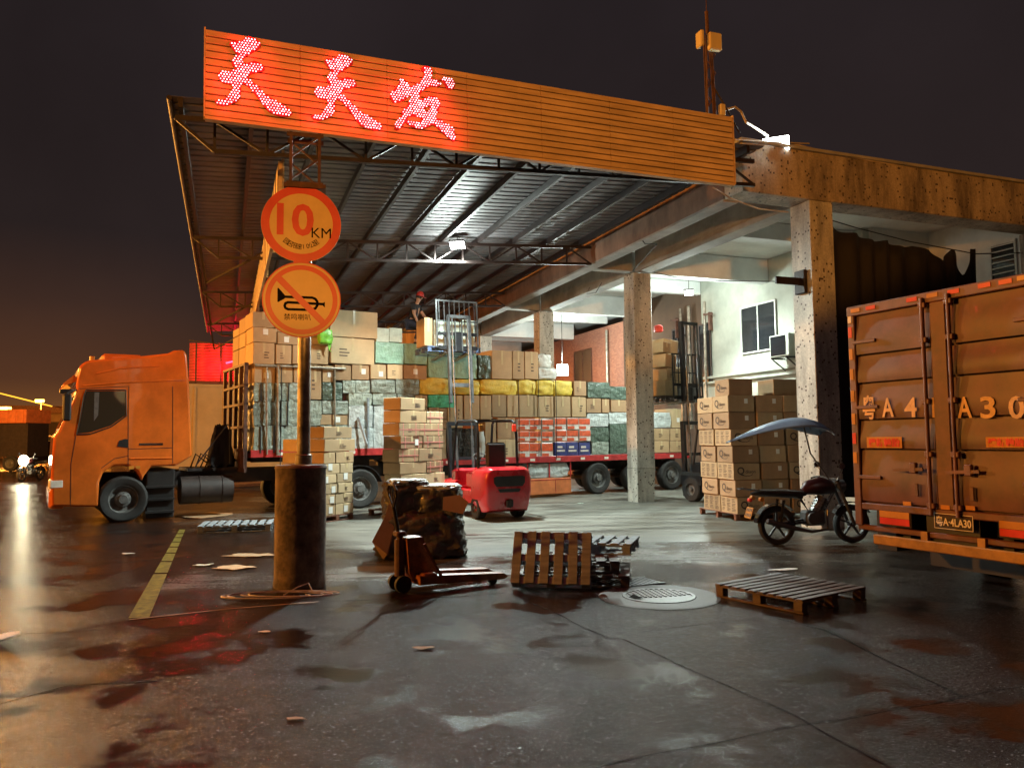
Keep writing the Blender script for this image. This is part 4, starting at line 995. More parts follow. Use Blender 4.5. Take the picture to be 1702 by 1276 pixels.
m = MB(); m.prism(tq([(144, 650), (208, 650), (208, 690), (184, 707), (150, 718), (129, 720), (134, 698), (141, 658)]), -.012, .02); m.build('side_window', 'glass_cab', tk)
MB().prism(tq([(157, 652), (165, 652), (163, 690), (156, 700)]), -.0135, -.0125).build('window_curtain', 'rim_grey', tk)
m = MB(); gw = tq([(207, 652), (208, 690), (184, 707), (150, 718), (129, 720)]); 
loop = tq([(143, 648), (209, 648), (210, 691), (185, 709), (150, 721), (127, 722), (132, 698), (139, 658)])
for p, q in zip(loop, loop[1:] + loop[:1]): m.tube((p[0], -.006, p[1]), (q[0], -.006, q[1]), .014, n=6)
m.build('window_seal', 'truck_dark', tk)
m = MB()
for line in ([(214, 642), (213, 700), (213, 772)], [(287, 642), (287, 770)], [(130, 646), (214, 642)], [(213, 746), (286, 744)], [(126, 724), (118, 770), (117, 840)], [(168, 778), (190, 762), (214, 757)]):
    L = tq(line)
    for p, q in zip(L[:-1], L[1:]): m.bar((p[0], -.001, p[1]), (q[0], -.001, q[1]), .006, .012)
m.build('panel_gap', 'truck_dark', tk)
m = MB()
for line in ([(160, 621), (200, 612), (265, 608)], [(138, 641), (200, 636), (308, 631)], [(216, 762), (286, 761)]):
    L = tq(line)
    for p, q in zip(L[:-1], L[1:]): m.tube((p[0], .005, p[1]), (q[0], .005, q[1]), .022, n=8)
m.build('body_crease', 'truck_orange', tk, smooth=True)
dh = MB(); dh.prism(tq([(195, 742), (198, 732), (208, 729), (213, 730), (213, 744)]), -.01, .01); dh.build('door_handle', 'truck_dark', tk)
m = MB(); x, z = tp(231, 740); x2, z2 = tp(271, 735); m.b2((x, -.008, z), (x2, -.002, z + .05)); m.build('badge_strip', 'chrome', tk)
# windscreen, visor, front
p0, p1_ = tp(97, 716), tp(128, 651)
d = Vector((p1_[0] - p0[0], 0, p1_[1] - p0[1])); nrm = Vector((-d.z, 0, d.x)).normalized()
m = MB(); A_ = [Vector((p0[0], .12, p0[1])) + d * .06, Vector((p0[0], 2.33, p0[1])) + d * .06, Vector((p1_[0], 2.33, p1_[1])) - d * .08, Vector((p1_[0], .12, p1_[1])) - d * .08]
m.add([a_ + nrm * .012 for a_ in A_] + [a_ - nrm * .02 for a_ in A_], [(0, 1, 2, 3), (4, 7, 6, 5), (0, 4, 5, 1), (1, 5, 6, 2), (2, 6, 7, 3), (3, 7, 4, 0)]); m.build('windscreen', 'glass_cab', tk)
m = MB(); m.prism(tq([(128, 628), (124, 622), (106, 636), (108, 640), (126, 634)]), .05, 2.4); m.build('sun_visor', 'truck_orange', tk)
m = MB(); x, z = tp(110, 651); m.b2((x - .06, -.16, z - .62), (x + .10, -.02, z - .05), .03); m.path([(x, -.08, z - .05), (x + .1, -.02, z + .02), (tp(128, 645)[0], .05, z + .05)], .02, 8); m.b2((x - .12, .0, z - .03), (x + .12, .25, z + .06), .02); m.build('wing_mirror', 'truck_dark', tk)
m = MB(); x, z = tp(85, 842); m.b2((x - .05, .05, z - .05), (x + .25, 2.4, z + .35), .05); m.build('front_bumper', 'truck_orange', tk)
m = MB(); x, z = tp(92, 806); m.b2((x - .12, -.005, z - .08), (x + .16, .5, z + .12), .03); m.build('headlight', 'reflector_white', tk)
m = MB(); x, z = tp(172, 598); x2, z2 = tp(243, 586); m.b2((x, .55, z - .05), (x2, 1.9, z2), .06); m.build('roof_unit', 'truck_orange', tk)
m = MB(); x, z = tp(155, 597); m.tube((x, .4, z - .03), (x, .4, z + .1), .05); m.tube((x, 2.0, z - .03), (x, 2.0, z + .1), .05); m.build('roof_lamp', 'reflect_amber', tk)
m = MB(); x, z = tp(221, 778); m.b2((x - .08, -.006, z - .02), (x + .02, .01, z + .05)); x, z = tp(229, 777); m.b2((x - .04, -.006, z - .02), (x + .05, .01, z + .04)); m.build('side_lamp', 'reflect_amber', tk)
# step box, tank and chassis
m = MB(); x, z = tp(245, 778); x2, z2 = tp(290, 860); m.b2((x, .1, z2), (x2, 2.35, z - .03), .02); 
for k in range(3): m.b2((x - .02, .02, z2 + .12 + k * .28), (x2, .1, z2 + .17 + k * .28))
m.build('step', 'truck_dark', tk)
xr = tp(320, 770)[0]
m = MB(); m.tube((xr - .2, .42, .62), (xr + .95, .42, .62), .32, n=24); m.tube((xr + .2, .42, .62), (xr + .24, .42, .62), .335, n=24); m.tube((xr + .7, .42, .62), (xr + .74, .42, .62), .335, n=24); m.build('fuel_tank', 'chassis', tk, smooth=True)
m = MB(); xc = tp(120, 800)[0]; m.b2((xc, .75, .75), (-6.9, .87, 1.05)); m.b2((xc, 1.6, .75), (-6.9, 1.72, 1.05)); m.b2((xr, .6, 1.05), (xr + 1.3, 1.9, 1.12)); m.b2((-8.8, .8, 1.05), (-7.2, 1.7, 1.25)); m.build('chassis', 'chassis', tk)
m = MB()
for k in range(7):
    a = xr + .1 + k * .12; m.path([(a, .9 + .05 * k, 1.1), (a + .1, .8, 1.45 + .06 * sin(k * 3)), (a + .35, .9, 1.25), (a + .7, 1.0, 1.3)], .02, 6)
m.path([(xr + .15, .4, 1.2), (xr + .85, .45, 2.15), (xr + .9, .45, 2.1), (xr + .92, .45, 1.2)], .018, 6)
m.build('air_hoses', 'cable', tk)
wheel(tk, tp(205, 830)[0], .02, r=.5); wheel(tk, tp(205, 830)[0], 2.45, r=.5)
for x in (-7.75, -9.1):
    wheel(tk, x, .02, r=.5); wheel(tk, x, 2.45, r=.5)
    m = MB(); pts = [(x + .62 * cos(a), .5 + .60 * sin(a)) for a in [radians(15 + 15 * k) for k in range(11)]]
    pts2 = [(x + .60 * cos(a), .5 + .58 * sin(a)) for a in [radians(15 + 15 * k) for k in range(11)]][::-1]
    m.prism(pts + pts2, .0, .6); m.build('mudguard', 'truck_dark', tk)
# folded tarpaulin hanging on the headboard
a, z1 = tp(378, 690, 1.2); _, z0 = tp(378, 752, 1.2)
m = bale_mb(.5, .5, 1.0, 9, .4, .08, 21)
for i, v in enumerate(m.v): f = 1.25 - .7 * v[2]; m.v[i] = (v[0] * f, v[1] * f, v[2])
o = m.build('tarpaulin', 'cloth_black', smooth=True, sharp=60); o.matrix_world = TF @ T(XF - .5, .9, 1.12); tag(o, 'dark tarpaulin bundle standing in front of the trailer headboard', 'tarpaulin')
# ================================================================ forklifts
def fl_wheel(par, x, y, r, w, out):
    o = bpy.data.objects.new('wheel', None); COL.objects.link(o); o.parent = par; o.matrix_local = T(x, y, r)
    R = Matrix.Rotation(radians(90) * out, 4, 'Y')
    MB().lathe([(r * .5, -w / 2), (r * .92, -w / 2), (r, -w * .35), (r, w * .35), (r * .92, w / 2), (r * .5, w / 2)], 28, R).build('tyre', 'tyre', o, smooth=True, sharp=30)
    MB().lathe([(r * .5, w / 2 - .01), (r * .45, w * .2), (r * .2, w * .25), (r * .15, w * .5), (0, w * .5)], 20, R).build('rim', 'rim_grey', o, smooth=True)
def forklift(label, F, paint, fork_z, mast_h, tilt, rails='mast_steel'):
    t = thing('forklift', label, 'forklift', F, 'forklifts loading the flatbed')
    # counterweight: rounded block with a grille recess
    m = MB()
    prof = [(-.50, .16), (.50, .16), (.55, .30), (.575, .62), (.575, .90), (.53, 1.06), (.44, 1.13), (-.44, 1.13), (-.53, 1.06), (-.575, .90), (-.575, .62), (-.55, .30)]
    ys = [(-.62, .80, .02), (-.60, .90, .01), (-.52, .97, 0), (-.36, 1.0, 0), (.18, 1.0, 0)]
    n = len(prof); vs = []; fs = []
    for (y, s, dz) in ys:
        for (x, z) in prof: vs.append((x * s, y + (.0 if z > .3 else .06), .64 + (z - .64) * (s if s > .9 else .9)))
    for k in range(len(ys) - 1):
        for i in range(n): fs.append((k * n + i, k * n + (i + 1) % n, (k + 1) * n + (i + 1) % n, (k + 1) * n + i))
    fs += [tuple(range(n))[::-1], tuple(range((len(ys) - 1) * n, len(ys) * n))]
    m.add(vs, fs); cw = m.build('counterweight', paint, t, smooth=True, sharp=40)
    bv = cw.modifiers.new('round', 'BEVEL'); bv.width = .03; bv.segments = 3; bv.limit_method = 'ANGLE'; bv.angle_limit = radians(30)
    m = MB(); m.prism([(-.30, .72), (.30, .72), (.36, .80), (.36, .92), (.30, .94), (-.30, .94), (-.36, .92), (-.36, .80)], -.645, -.60); m.prism([(-.22, .60), (.22, .60), (.27, .67), (-.27, .67)], -.642, -.60); m.build('grille', 'seat_black', cw)
    m = MB(); m.box((0, -.63, .36), (.16, .06, .16), .02); m.tube((0, -.66, .26), (0, -.66, .46), .015); m.build('tow_pin', 'forklift_dark', cw)
    m = MB(); m.b2((-.53, .15, .28), (.53, 1.75, .62), .03); m.b2((-.45, .12, .62), (.45, .85, 1.0), .05); m.b2((-.5, 1.35, .5), (.5, 1.7, 1.05), .05)
    m.prism([(-.55, .60), (-.30, .60), (-.30, .66), (-.55, .66)], .9, 1.4)
    m.build('chassis', paint, t)
    for s in (-1, 1):
        m = MB(); m.prism([(s * .40, .45), (s * .585, .45), (s * .585, .70), (s * .53, .78), (s * .40, .80)], 1.25, 2.02); m.build('fender', paint, t)
        m = MB(); m.b2((s * .56, .05, .28), (s * .575, 1.25, .33)); m.build('step', 'forklift_dark', t)
    fl_wheel(t, -.46, 0, .26, .2, -1); fl_wheel(t, .46, 0, .26, .2, 1); fl_wheel(t, -.50, 1.62, .33, .24, -1); fl_wheel(t, .50, 1.62, .33, .24, 1)
    m = MB(); m.box((0, .42, 1.06), (.5, .5, .12), .04); m.box((0, .12, 1.38), (.48, .12, .56), .05, RX(0)); m.build('seat', 'seat_black', t)
    m = MB(); m.path([(.17 * cos(a) , 1.02 + .15 * sin(a), 1.32 + .08 * sin(a)) for a in [2 * pi * k / 18 for k in range(18)]], .014, 6, closed=True); m.tube((0, 1.02, 1.32), (0, 1.3, .98), .02); m.build('steering_wheel', 'seat_black', t)
    g = MB()
    for s in (-1, 1):
        g.path([(s * .47, -.02, 1.08), (s * .46, .02, 1.85), (s * .45, .10, 2.10), (s * .45, .22, 2.14), (s * .45, 1.30, 2.16), (s * .46, 1.42, 2.08), (s * .48, 1.62, 1.0)], .032, 8)
    for y in (.22, .42, .62, .82, 1.02, 1.22): g.bar((-.45, y, 2.15), (.45, y, 2.15), .05, .025)
    g.build('overhead_guard', 'forklift_dark', t)
    for s in (-1, 1): m = MB(); m.box((s * .40, .0, 1.98), (.09, .06, .16), .01); m.build('tail_light', 'tail_red' if s > 0 else 'reflect_amber', t)
    # mast
    mm = bpy.data.objects.new('mast', None); COL.objects.link(mm); mm.parent = t; mm.matrix_local = T(0, 2.06, .12) @ RX(-tilt)
    m = MB()
    for s in (-1, 1): m.b2((s * .36 - .04, -.07, 0), (s * .36 + .04, .07, 2.05)); 
    m.b2((-.40, -.08, 1.95), (.40, -.05, 2.05)); m.b2((-.36, -.06, .2), (.36, -.03, .35)); m.b2((-.40, -.08, 1.1), (.40, -.06, 1.18)); m.build('outer_rails', 'forklift_dark', mm)
    m = MB(); z0 = mast_h - 2.25
    for s in (-1, 1): m.b2((s * .285 - .03, -.06, z0), (s * .285 + .03, .06, mast_h))
    m.b2((-.315, -.06, mast_h - .08), (.315, .0, mast_h)); m.b2((-.3, -.05, z0 + .4), (.3, -.02, z0 + .5)); m.build('inner_rails', rails, mm)
    m = MB()
    for s in (-1, 1): m.tube((s * .21, -.09, .1), (s * .21, -.09, 1.7), .035); m.tube((s * .21, -.09, 1.7), (s * .21, -.09, mast_h - .1), .02)
    m.build('lift_cylinder', 'mast_steel', mm, smooth=True)
    m = MB()
    for s in (-1, 1): m.b2((s * .09 - .015, .01, fork_z), (s * .09 + .015, .03, mast_h - .05))
    m.build('lift_chain', 'mast_steel', mm)
    fz = fork_z
    m = MB(); m.b2((-.52, .08, fz + .05), (.52, .12, fz + .15)); m.b2((-.52, .08, fz + .42), (.52, .12, fz + .50)); m.b2((-.1, .02, fz), (.1, .08, fz + .5)); m.build('carriage', 'forklift_dark', mm)
    m = MB()
    for x in (-.55, .55): m.b2((x - .02, .09, fz + .1), (x + .02, .12, fz + 1.32))
    m.b2((-.57, .085, fz + 1.30), (.57, .125, fz + 1.34)); m.b2((-.57, .087, fz + .78), (.57, .12, fz + .81))
    for k in range(8): x = -.48 + k * .137; m.b2((x - .009, .095, fz + .5), (x + .009, .115, fz + 1.3))
    m.build('load_backrest', rails, mm)
    for x in (-.3, .3):
        m = MB(); m.b2((x - .055, .125, fz - .03), (x + .055, .165, fz + .5)); m.b2((x - .055, .165, fz - .03), (x + .055, 1.25, fz + .01)); m.build('fork', 'mast_steel', mm)
    return t, mm
def pallet(F, label, mt, w=1.2, d=1.0, group='wooden pallets', boards=7, gap=None):
    o = thing('wooden_pallet', label, 'pallet', F, group)
    bw = w / boards * .68
    m = MB()
    for k in range(boards):
        x = -w / 2 + bw / 2 + (w - bw) * k / (boards - 1); j = GR.uniform(-.006, .006)
        m.box((x + j, GR.uniform(-.01, .01), .135), (bw, d, .018), .003, RZ(GR.uniform(-.5, .5)))
    m.build('deck_boards', mt, o)
    m = MB()
    for y in (-d / 2 + .045, 0, d / 2 - .045):
        m.box((0, y, .117), (w, .085, .016), .002)
        for x in (-w / 2 + .06, 0, w / 2 - .06): m.box((x, y, .064), (.1, .085, .088), .004)
    m.build('stringers', mt, o)
    m = MB()
    for y in (-d / 2 + .045, 0, d / 2 - .045): m.box((0, y, .010), (w, .09, .018), .003)
    m.build('bottom_boards', mt, o)
    return o
F1 = frame(-.33, 17.18, 0, 24)
f1, m1 = forklift('red forklift with its mast raised high beside the load', F1, 'forklift_red', 3.86, 4.78, 5.5)
F2 = frame(6.12, 19.75, 0, 31)
f2, m2 = forklift('dark forklift with a tall mast behind the stack of printed cartons', F2, 'forklift_dark', 2.62, 4.85, 1.5, 'forklift_dark')
bpy.context.view_layer.update()
# what forklift 1 carries
LF = F1 @ T(0, 2.06, .12) @ RX(-5.5) @ T(0, .17, 3.87)
LFu = Matrix.Translation(LF.translation) @ RZ(24)
pallet(LFu @ T(-.05, .62, .0), 'blue-grey pallet raised on the forks of the red forklift', 'cover_blue', 1.45, 1.1, 'pallets on raised forks')
for i, (x, z, w, h) in enumerate(((-.36, .15, .44, .30), (.02, .15, .30, .34), (.35, .15, .34, .48), (-.36, .455, .44, .36), (.02, .495, .30, .30), (.35, .635, .34, .22))):
    n1 = ('left', 'middle', 'right')[i % 3]
    bale(LFu @ T(x, .12, z), w, .8, h, 'foam_white' if i != 1 else 'bale_green', 'pale taped box, %s one of the %s layer on the raised forks' % (n1, 'lower' if i < 3 else 'upper'), 'boxes on the raised forks', 'foam_box', 'box', .03, .008)
carton(LFu @ T(-.72, .15, .15), .22, .7, .72, 'carton', 'narrow orange-lit carton at the left end of the raised pallet', 'boxes on the raised forks')
# what forklift 2 carries
LG = Matrix.Translation((F2 @ T(0, 2.06, .12) @ RX(-1.5) @ T(0, .17, 2.63)).translation) @ RZ(31)
pallet(LG @ T(-.15, .62, 0), 'dark pallet on the raised forks of the dark forklift', 'wood_dark', 1.3, 1.0, 'pallets on raised forks')
for i, (x, z, w, h, r, d_) in enumerate(((-.52, .15, .42, .42, 0, .6), (-.06, .15, .40, .42, 0, .6), (-.42, .575, .44, .36, 0, .6), (-.02, .58, .36, .4, 0, .6), (-.50, .945, .42, .38, 6, .6), (-.30, 1.37, .55, .40, 7, .6), (-.62, 1.36, .30, .30, 3, .5))):
    carton(LG @ T(x, .1 + .2 * (i % 2), z) @ RY(r if i > 3 else 0), w, d_, h, 'carton_pale', ('brown carton, %s in the leaning pile on the dark forklift' % ('bottom left', 'bottom right', 'second layer left', 'second layer right', 'third layer tilted', 'topmost large', 'topmost small')[i]), 'cartons on the dark forklift')
q = at(1094, 551, 22.6); m = bale_mb(.24, .24, .2, 8, .6, .03, 2); m.tube((0, 0, .045), (0, 0, .055), .15, n=20); o = m.build('safety_helmet', 'cap_red', smooth=True); o.matrix_world = frame(q.x, q.y, q.z - .02, 0); tag(o, 'red helmet-like bundle on top of the leaning carton pile', 'helmet')
# ================================================================ floor stacks of cartons
def stack(F, rows, mts, name_where, group, sticker=.2, strap=0):
    """rows: list of (z0, h, [(x0,x1,y0,y1)...]) in the stack's frame; each front looks to -y"""
    for ri, (z0, h, bx_) in enumerate(rows):
        for ci, (x0, x1, y0, y1) in enumerate(bx_):
            st = GR.random() < sticker
            level = ['bottom', 'second', 'third', 'fourth', 'fifth', 'sixth', 'seventh', 'eighth', 'ninth'][ri] + ' level'
            pos = ('left', 'right') if len(bx_) == 2 else ('left', 'middle', 'right') if len(bx_) == 3 else ('near left', 'near right', 'far left', 'far right')
            carton(F @ T((x0 + x1) / 2, y0, z0) @ RZ(GR.uniform(-2.2, 2.2)), x1 - x0, y1 - y0, h, GR.choice(mts), '%s carton, %s of %s' % (('left', 'right', 'rear')[ci % 3], level, name_where), group, sticker=st, tape=0 if h < .22 else 1, strap=strap and GR.random() < strap)
A0 = gp(536, 869); FA = frame(A0.x, A0.y, 0, 60)      # x along its lit face, y away to the left
rows = []; z = .13
hs = [.24, .22, .22, .20, .22, .25, .28, .26]
for i, h in enumerate(hs):
    o_ = GR.uniform(-.03, .03); c = GR.uniform(.38, .55)
    r = [(o_, c, 0, .58), (c + .01, .95 + o_, 0, .58), (o_, .94, .60, 1.24)]
    if i == 6: r = [(o_, .95 + .08, 0, .58), (0, .94, .60, 1.2)]
    if i == 7: r = [(.02, .90, .0, .6)]
    rows.append((z, h, r)); z += h + .003
stack(FA, rows, ['carton', 'carton_pale'], 'the stack behind the concrete drum', 'cartons stacked behind the drum', .25)
pallet(FA @ T(.47, .6, 0), 'pallet under the carton stack behind the concrete drum', 'wood_red', 1.0, 1.2)
B0 = at(665, 730, 17.4); FB = frame(B0.x, B0.y, 0, 58)
rows = []; z = .13
hs = [.24, .29, .29, .27, .30, .29, .29, .29, .29]
for i, h in enumerate(hs):
    o_ = GR.uniform(-.04, .04); c = GR.uniform(.6, 1.0)
    r = [(o_, c, 0, .5), (c + .01, 1.62 + o_, 0, .52)]
    if i == 8: r = [(.0, .92, 0, .5)]
    if i == 7: r = [(.0, .95, 0, .5), (.97, 1.6, 0, .5)]
    rows.append((z, h, r)); z += h + .003
stack(FB, rows, ['carton', 'carton_pale', 'carton_tan'], 'the tall stack left of the red forklift', 'cartons stacked beside the red forklift', .1, .45)
pallet(FB @ T(.8, .5, 0), 'pallet under the tall carton stack left of the red forklift', 'wood_red', 1.5, 1.0)
# printed cartons by the near pillar
Q0 = gp(1225, 866); QA = 13.5; FQ = frame(Q0.x, Q0.y, 0, QA)   # x to the right, y away
pallet(FQ @ T(.95, .85, 0), 'pallet under the big stack of printed cartons', 'wood_red', 1.9, 1.6)
LV = ['bottom', 'second', 'third', 'fourth', 'fifth', 'sixth', 'seventh', 'top']
def qprint(par, M, s=1.0):
    m = MB(); m.text('Q', .17 * s, M @ T(-.11 * s, -.0035, .0), .0012, bold=.004); m.text('diuon', .085 * s, M @ T(.07 * s, -.0035, -.005), .0012)
    P = [(-.10 + .03 * k, -.075 + .035 * ((k - 3) / 4) ** 2 - .01 * (k > 4)) for k in range(8)]
    for a, b_ in zip(P[:-1], P[1:]): m.bar((a[0] * s, -.0035, a[1] * s), (b_[0] * s, -.0035, b_[1] * s), .002, .010 * s, M)
    m.build('printed_name', 'print', par)
def smallprint(par, M, w, h):
    m = MB()
    for r in range(3):
        for c in range(3):
            x = (c - 1) * w * .3; z = (r - 1) * h * .27
            for q in range(3): m.b2((x - w * .11, -.003, z - .03 + q * .028), (x + w * GR.uniform(.03, .11), -.001, z - .018 + q * .028), 0, M)
    m.build('printing', 'print', par)
z = .135
for lv in range(8):
    h = .352; sx_ = -.16 * (lv / 7) ; off = -.02 * lv
    if lv < 6:
        end = lv % 2 == 1      # printed-name ends alternate with small print sides
        ys = [(0, .66), (.74 if end or lv == 4 else .68, 1.42)]
        xs = [(0, .62), (.64, 1.26), (1.28, 1.9)]
    elif lv == 6: ys = [(0.02, .70)]; xs = [(-.12 + .12, .62), (.63, 1.25), (1.26, 1.9)]; ys = [(.0, .66), (.70, 1.4)]
    else: ys = [(.1, .72)]; xs = [(.10, .66), (1.15, 1.75)]
    for yi, (y0, y1) in enumerate(ys):
        for xi, (x0, x1) in enumerate(xs):
            w, d = x1 - x0, y1 - y0
            jx = GR.uniform(-.02, .02) + off; jy = GR.uniform(-.015, .015)
            m = MB(); m.box((0, 0, h / 2), (w - .01, d - .01, h - .008), .009)
            nm = ('left', 'middle', 'right')[xi] if len(xs) == 3 else ('left', 'right')[xi]
            o = m.build('printed_carton', ('carton', 'carton_tan')[(lv + xi) % 2]); o.matrix_world = FQ @ T((x0 + x1) / 2 + jx, (y0 + y1) / 2 + jy, z) @ RZ(GR.uniform(-1, 1))
            tag(o, 'printed brown carton, %s of the %s %s layer by the near pillar' % (nm, 'front' if yi == 0 else 'back', LV[lv]), 'carton', 'printed cartons stacked by the near pillar')
            LFm = T(-w / 2 + .005, 0, h / 2) @ RZ(-90)     # left side face
            FFm = T(0, -d / 2 + .005, h / 2)
            if xi == 0:
                if lv % 2 == 1 or lv in (5, 6, 7): qprint(o, LFm @ T(0, -.0015, 0), 1.25)
                else: smallprint(o, LFm @ T(0, -.0015, 0), d, h)
            if yi == 0:
                if lv in (0, 2, 4) and xi != 1: qprint(o, FFm @ T(0, -.0015, 0), 1.25)
                elif lv != 7:
                    m = MB(); m.b2((-.03, -.0055, .0), (.05, -.001, .10), 0, FFm @ T(.1, 0, 0)); m.build('shipping_label', 'paper', o)
    z += h
# ================================================================ far right cargo behind: container and red-lit wall
FC = frame(*at(300, 740, 27).xy, 0, 32.1)
ct = thing('cream_container', 'cream coloured box body standing behind the orange cab', 'container', FC)
m = MB(); m.b2((-1, 0, .9), (6.0, 2.4, 3.75), .03); m.build('body', 'cream_panel', ct)
m = MB()
for k in range(7): m.b2((-.6 + k, -.02, 1.0), (-.52 + k, .0, 3.65))
m.b2((-1, -.03, .8), (6.0, .0, .95)); m.b2((-1, -.03, 3.68), (6.0, .0, 3.78)); m.build('ribs', 'cream_panel', ct)
m = MB(); m.b2((-.8, .3, .6), (5.8, 2.1, .895)); m.build('underframe', 'chassis', ct)
for x in (.2, 4.6): wheel(ct, x, .1)
FRd = frame(*at(322, 640, 33).xy, 0, 12)
rdw = thing('red_lit_awning', 'corrugated shopfront awning glowing red behind the orange cab', 'awning', FRd)
m = MB(); zr = at(322, 633, 33).z; zt_ = at(322, 570, 33).z
vs = []; fs = []; n = 26
for i in range(n + 1):
    z = zr + (zt_ - zr) * i / n; y = .05 * (i % 2)
    vs += [(-.2, y - .5 * i / n * 0, z), (3.0, y, z)]
for i in range(n): fs.append((2 * i, 2 * i + 1, 2 * i + 3, 2 * i + 2))
m.add(vs, fs); o = m.build('sheet', 'red_panel', rdw); md = o.modifiers.new('t', 'SOLIDIFY'); md.thickness = .02
m = MB()
for x in (.1, 1.1, 2.1): m.bar((x, -.12, zr - .3), (x, -.12, zt_), .06, .06)
m.b2((-.2, -.15, zr - .12), (3.0, -.05, zr - .02)); m.bar((-.2, -.1, zt_ + .1), (3, -.1, zt_ - .3), .04, .04)
m.b2((-.3, 0, 0), (-.1, .2, zr)); m.b2((2.9, 0, 0), (3.1, .2, zr)); m.build('frame', 'steel_dark', rdw)
m = MB(); m.tube((1.35, -.35, zr + .75), (2.1, -.35, zr + .95), .04, n=10); m.build('neon_tube', 'red_led', rdw)
light('red_neon_light', 'POINT', FRd @ Vector((1.0, -.6, zr + .6)), 150, (1, .01, .04), .1)
light('red_neon_light', 'POINT', FRd @ Vector((2.0, -.6, zr + .5)), 150, (1, .01, .04), .1)
# ================================================================ far left yard
FW = frame(-62, 92, 0, -8)
wb = thing('distant_warehouse', 'low far-off warehouse with a glowing amber roof edge at the left', 'warehouse', FW)
m = MB(); m.b2((-30, 0, 0), (34, 12, 5.2)); m.build('wall', 'tar_wall', wb)
m = MB(); m.prism([(-31, 5.2), (35, 5.2), (30, 5.4), (-10, 6.6), (-31, 6.5)], -.5, 12.5); m.build('roof', 'steel_rust', wb)
m = MB(); Wi = FW.inverted(); e0, e1 = Wi @ at(-6, 652, 88), Wi @ at(86, 675, 88); m.bar(e0, e1, .2, .12); m.build('roof_edge_light', 'glow_strip', wb)
for k in range(9): MB().b2((-24 + k * 6, -.1, .1), (-20.5 + k * 6, .05, 4.2)).build('loading_door', 'steel_dark' if k % 3 else 'cream_panel', wb)
for px, py, Y, e_ in ((9, 679, 60, 900), (66, 666, 75, 500)):
    p = at(px, py, Y); o = thing('yard_lamp', 'amber yard lamp on a thin pole at the %s' % ('far left edge' if px < 20 else 'far left beyond the bright headlight'), 'lamp', frame(p.x, p.y, 0))
    MB().tube((0, 0, 0), (0, .3, p.z + .1), .07).build('pole', 'steel_dark', o)
    MB().box((0, 0, p.z), (.7, .5, .28), .05).build('lamp_head', 'lamp_amber', o)
    light('yard_lamp_and_fill_light', 'POINT', (p.x, p.y - .4, p.z - .3), e_ * 12, SOD, .35)
light('yard_lamp_and_fill_light', 'POINT', (-56, 66, 8), 30000, SOD, .5)  # extra light without a lamp, added to strengthen the amber sheen on the ground
FO = frame(*at(42, 735, 48).xy, 0, -3)
o = thing('orange_box_lorry', 'orange box lorry parked far off at the left edge', 'lorry', FO)
zb_, zt_ = at(20, 703, 48).z, at(20, 684, 48).z
m = MB(); m.b2((-6, 0, zb_), (0, 2.4, zt_ + .15), .03); m.build('box_body', 'box_orange', o)
m = MB()
for k in range(12): m.b2((-5.8 + k * .5, -.03, zb_ + .05), (-5.65 + k * .5, .0, zt_ + .1))
m.build('ribs', 'box_orange', o)
m = MB(); m.b2((-6, .2, .9), (0, 2.2, zb_ - .01)); m.b2((-8, .1, .6), (-6.1, 2.3, 2.9), .1); m.build('chassis', 'chassis', o)
for x in (-5, -1): wheel(o, x, .05)
for i, (px, Y, w, hh, dg, mt, lb_) in enumerate(((85, 55, 5.5, 1.9, -12, 'steel_dark', 'dark parked van seen just left of the orange cab'), (60, 70, 6, 2.4, 8, 'lorry_frame', 'dark parked van far off left of the orange cab'))):
    p = gp(px, 735 + 1280 * 1.75 / Y); o = thing('parked_van', lb_, 'van', frame(p.x, p.y, 0, dg), 'vans parked far off')
    m = MB(); m.prism([(-w / 2, .35), (w / 2, .35), (w / 2, 1.0), (w * .36, 1.15), (w * .26, hh), (-w * .48, hh), (-w / 2, hh - .3)], 0, 1.8); b_ = m.build('body', mt, o); md = b_.modifiers.new('r', 'BEVEL'); md.width = .06; md.segments = 2
    m = MB(); m.prism([(w * .33, 1.2), (w * .25, hh - .12), (w * .02, hh - .12), (w * .02, 1.2)], -.02, .01); m.build('window', 'glass_dark', o)
    m = MB(); m.b2((w / 2 - .02, .2, .75), (w / 2 + .02, .5, .9)); m.build('headlight', 'reflector_white', o)
    for x in (-w * .32, w * .32): wheel(o, x, .03, r=.36, w=.22)
# ================================================================ box lorry seen from its rear doors
LRF = frame(4.10, 9.30, 0, -65.2)       # x along the rear face towards the viewer, y along the lorry
def lz(X, Y_): q = hit(LRF, 1380 + X / 2.453, 440 + Y_ / 2.453, 1, -.03); return q.x, q.z
lo = thing('box_lorry', 'brown box lorry parked at the right with its rear doors and number plate showing', 'lorry', LRF)
WD = 2.38; ZB, ZT = lz(130, 975)[1], lz(72, 180)[1]
m = MB(); m.b2((0.03, .06, ZB - .05), (WD - .03, 6.6, ZT - .02), .02)
for k in range(26): m.b2((.0, .3 + k * .24, ZB + .1), (.03, .42 + k * .24, ZT - .15), .01)
m.build('box_body', 'lorry_body', lo)
m = MB(); m.b2((0, -.02, ZB - .25), (.10, .08, ZT), .01); m.b2((WD - .10, -.02, ZB - .25), (WD, .08, ZT), .01); m.b2((.0, -.03, ZT - .10), (WD, .08, ZT + .02), .01); m.b2((.1, -.02, ZB - .06), (WD - .1, .08, ZB + .02), .01)
m.b2((.02, -.0, ZB - .30), (WD - .02, .06, ZB - .24), .008); m.b2((1.10, -.03, ZB + .02), (1.28, .05, ZT - .10), .008)
m.build('door_frame', 'lorry_frame', lo)
zs = [ZT - .10] + [lz(250, y)[1] for y in (357, 477, 633, 757)] + [ZB + .02]
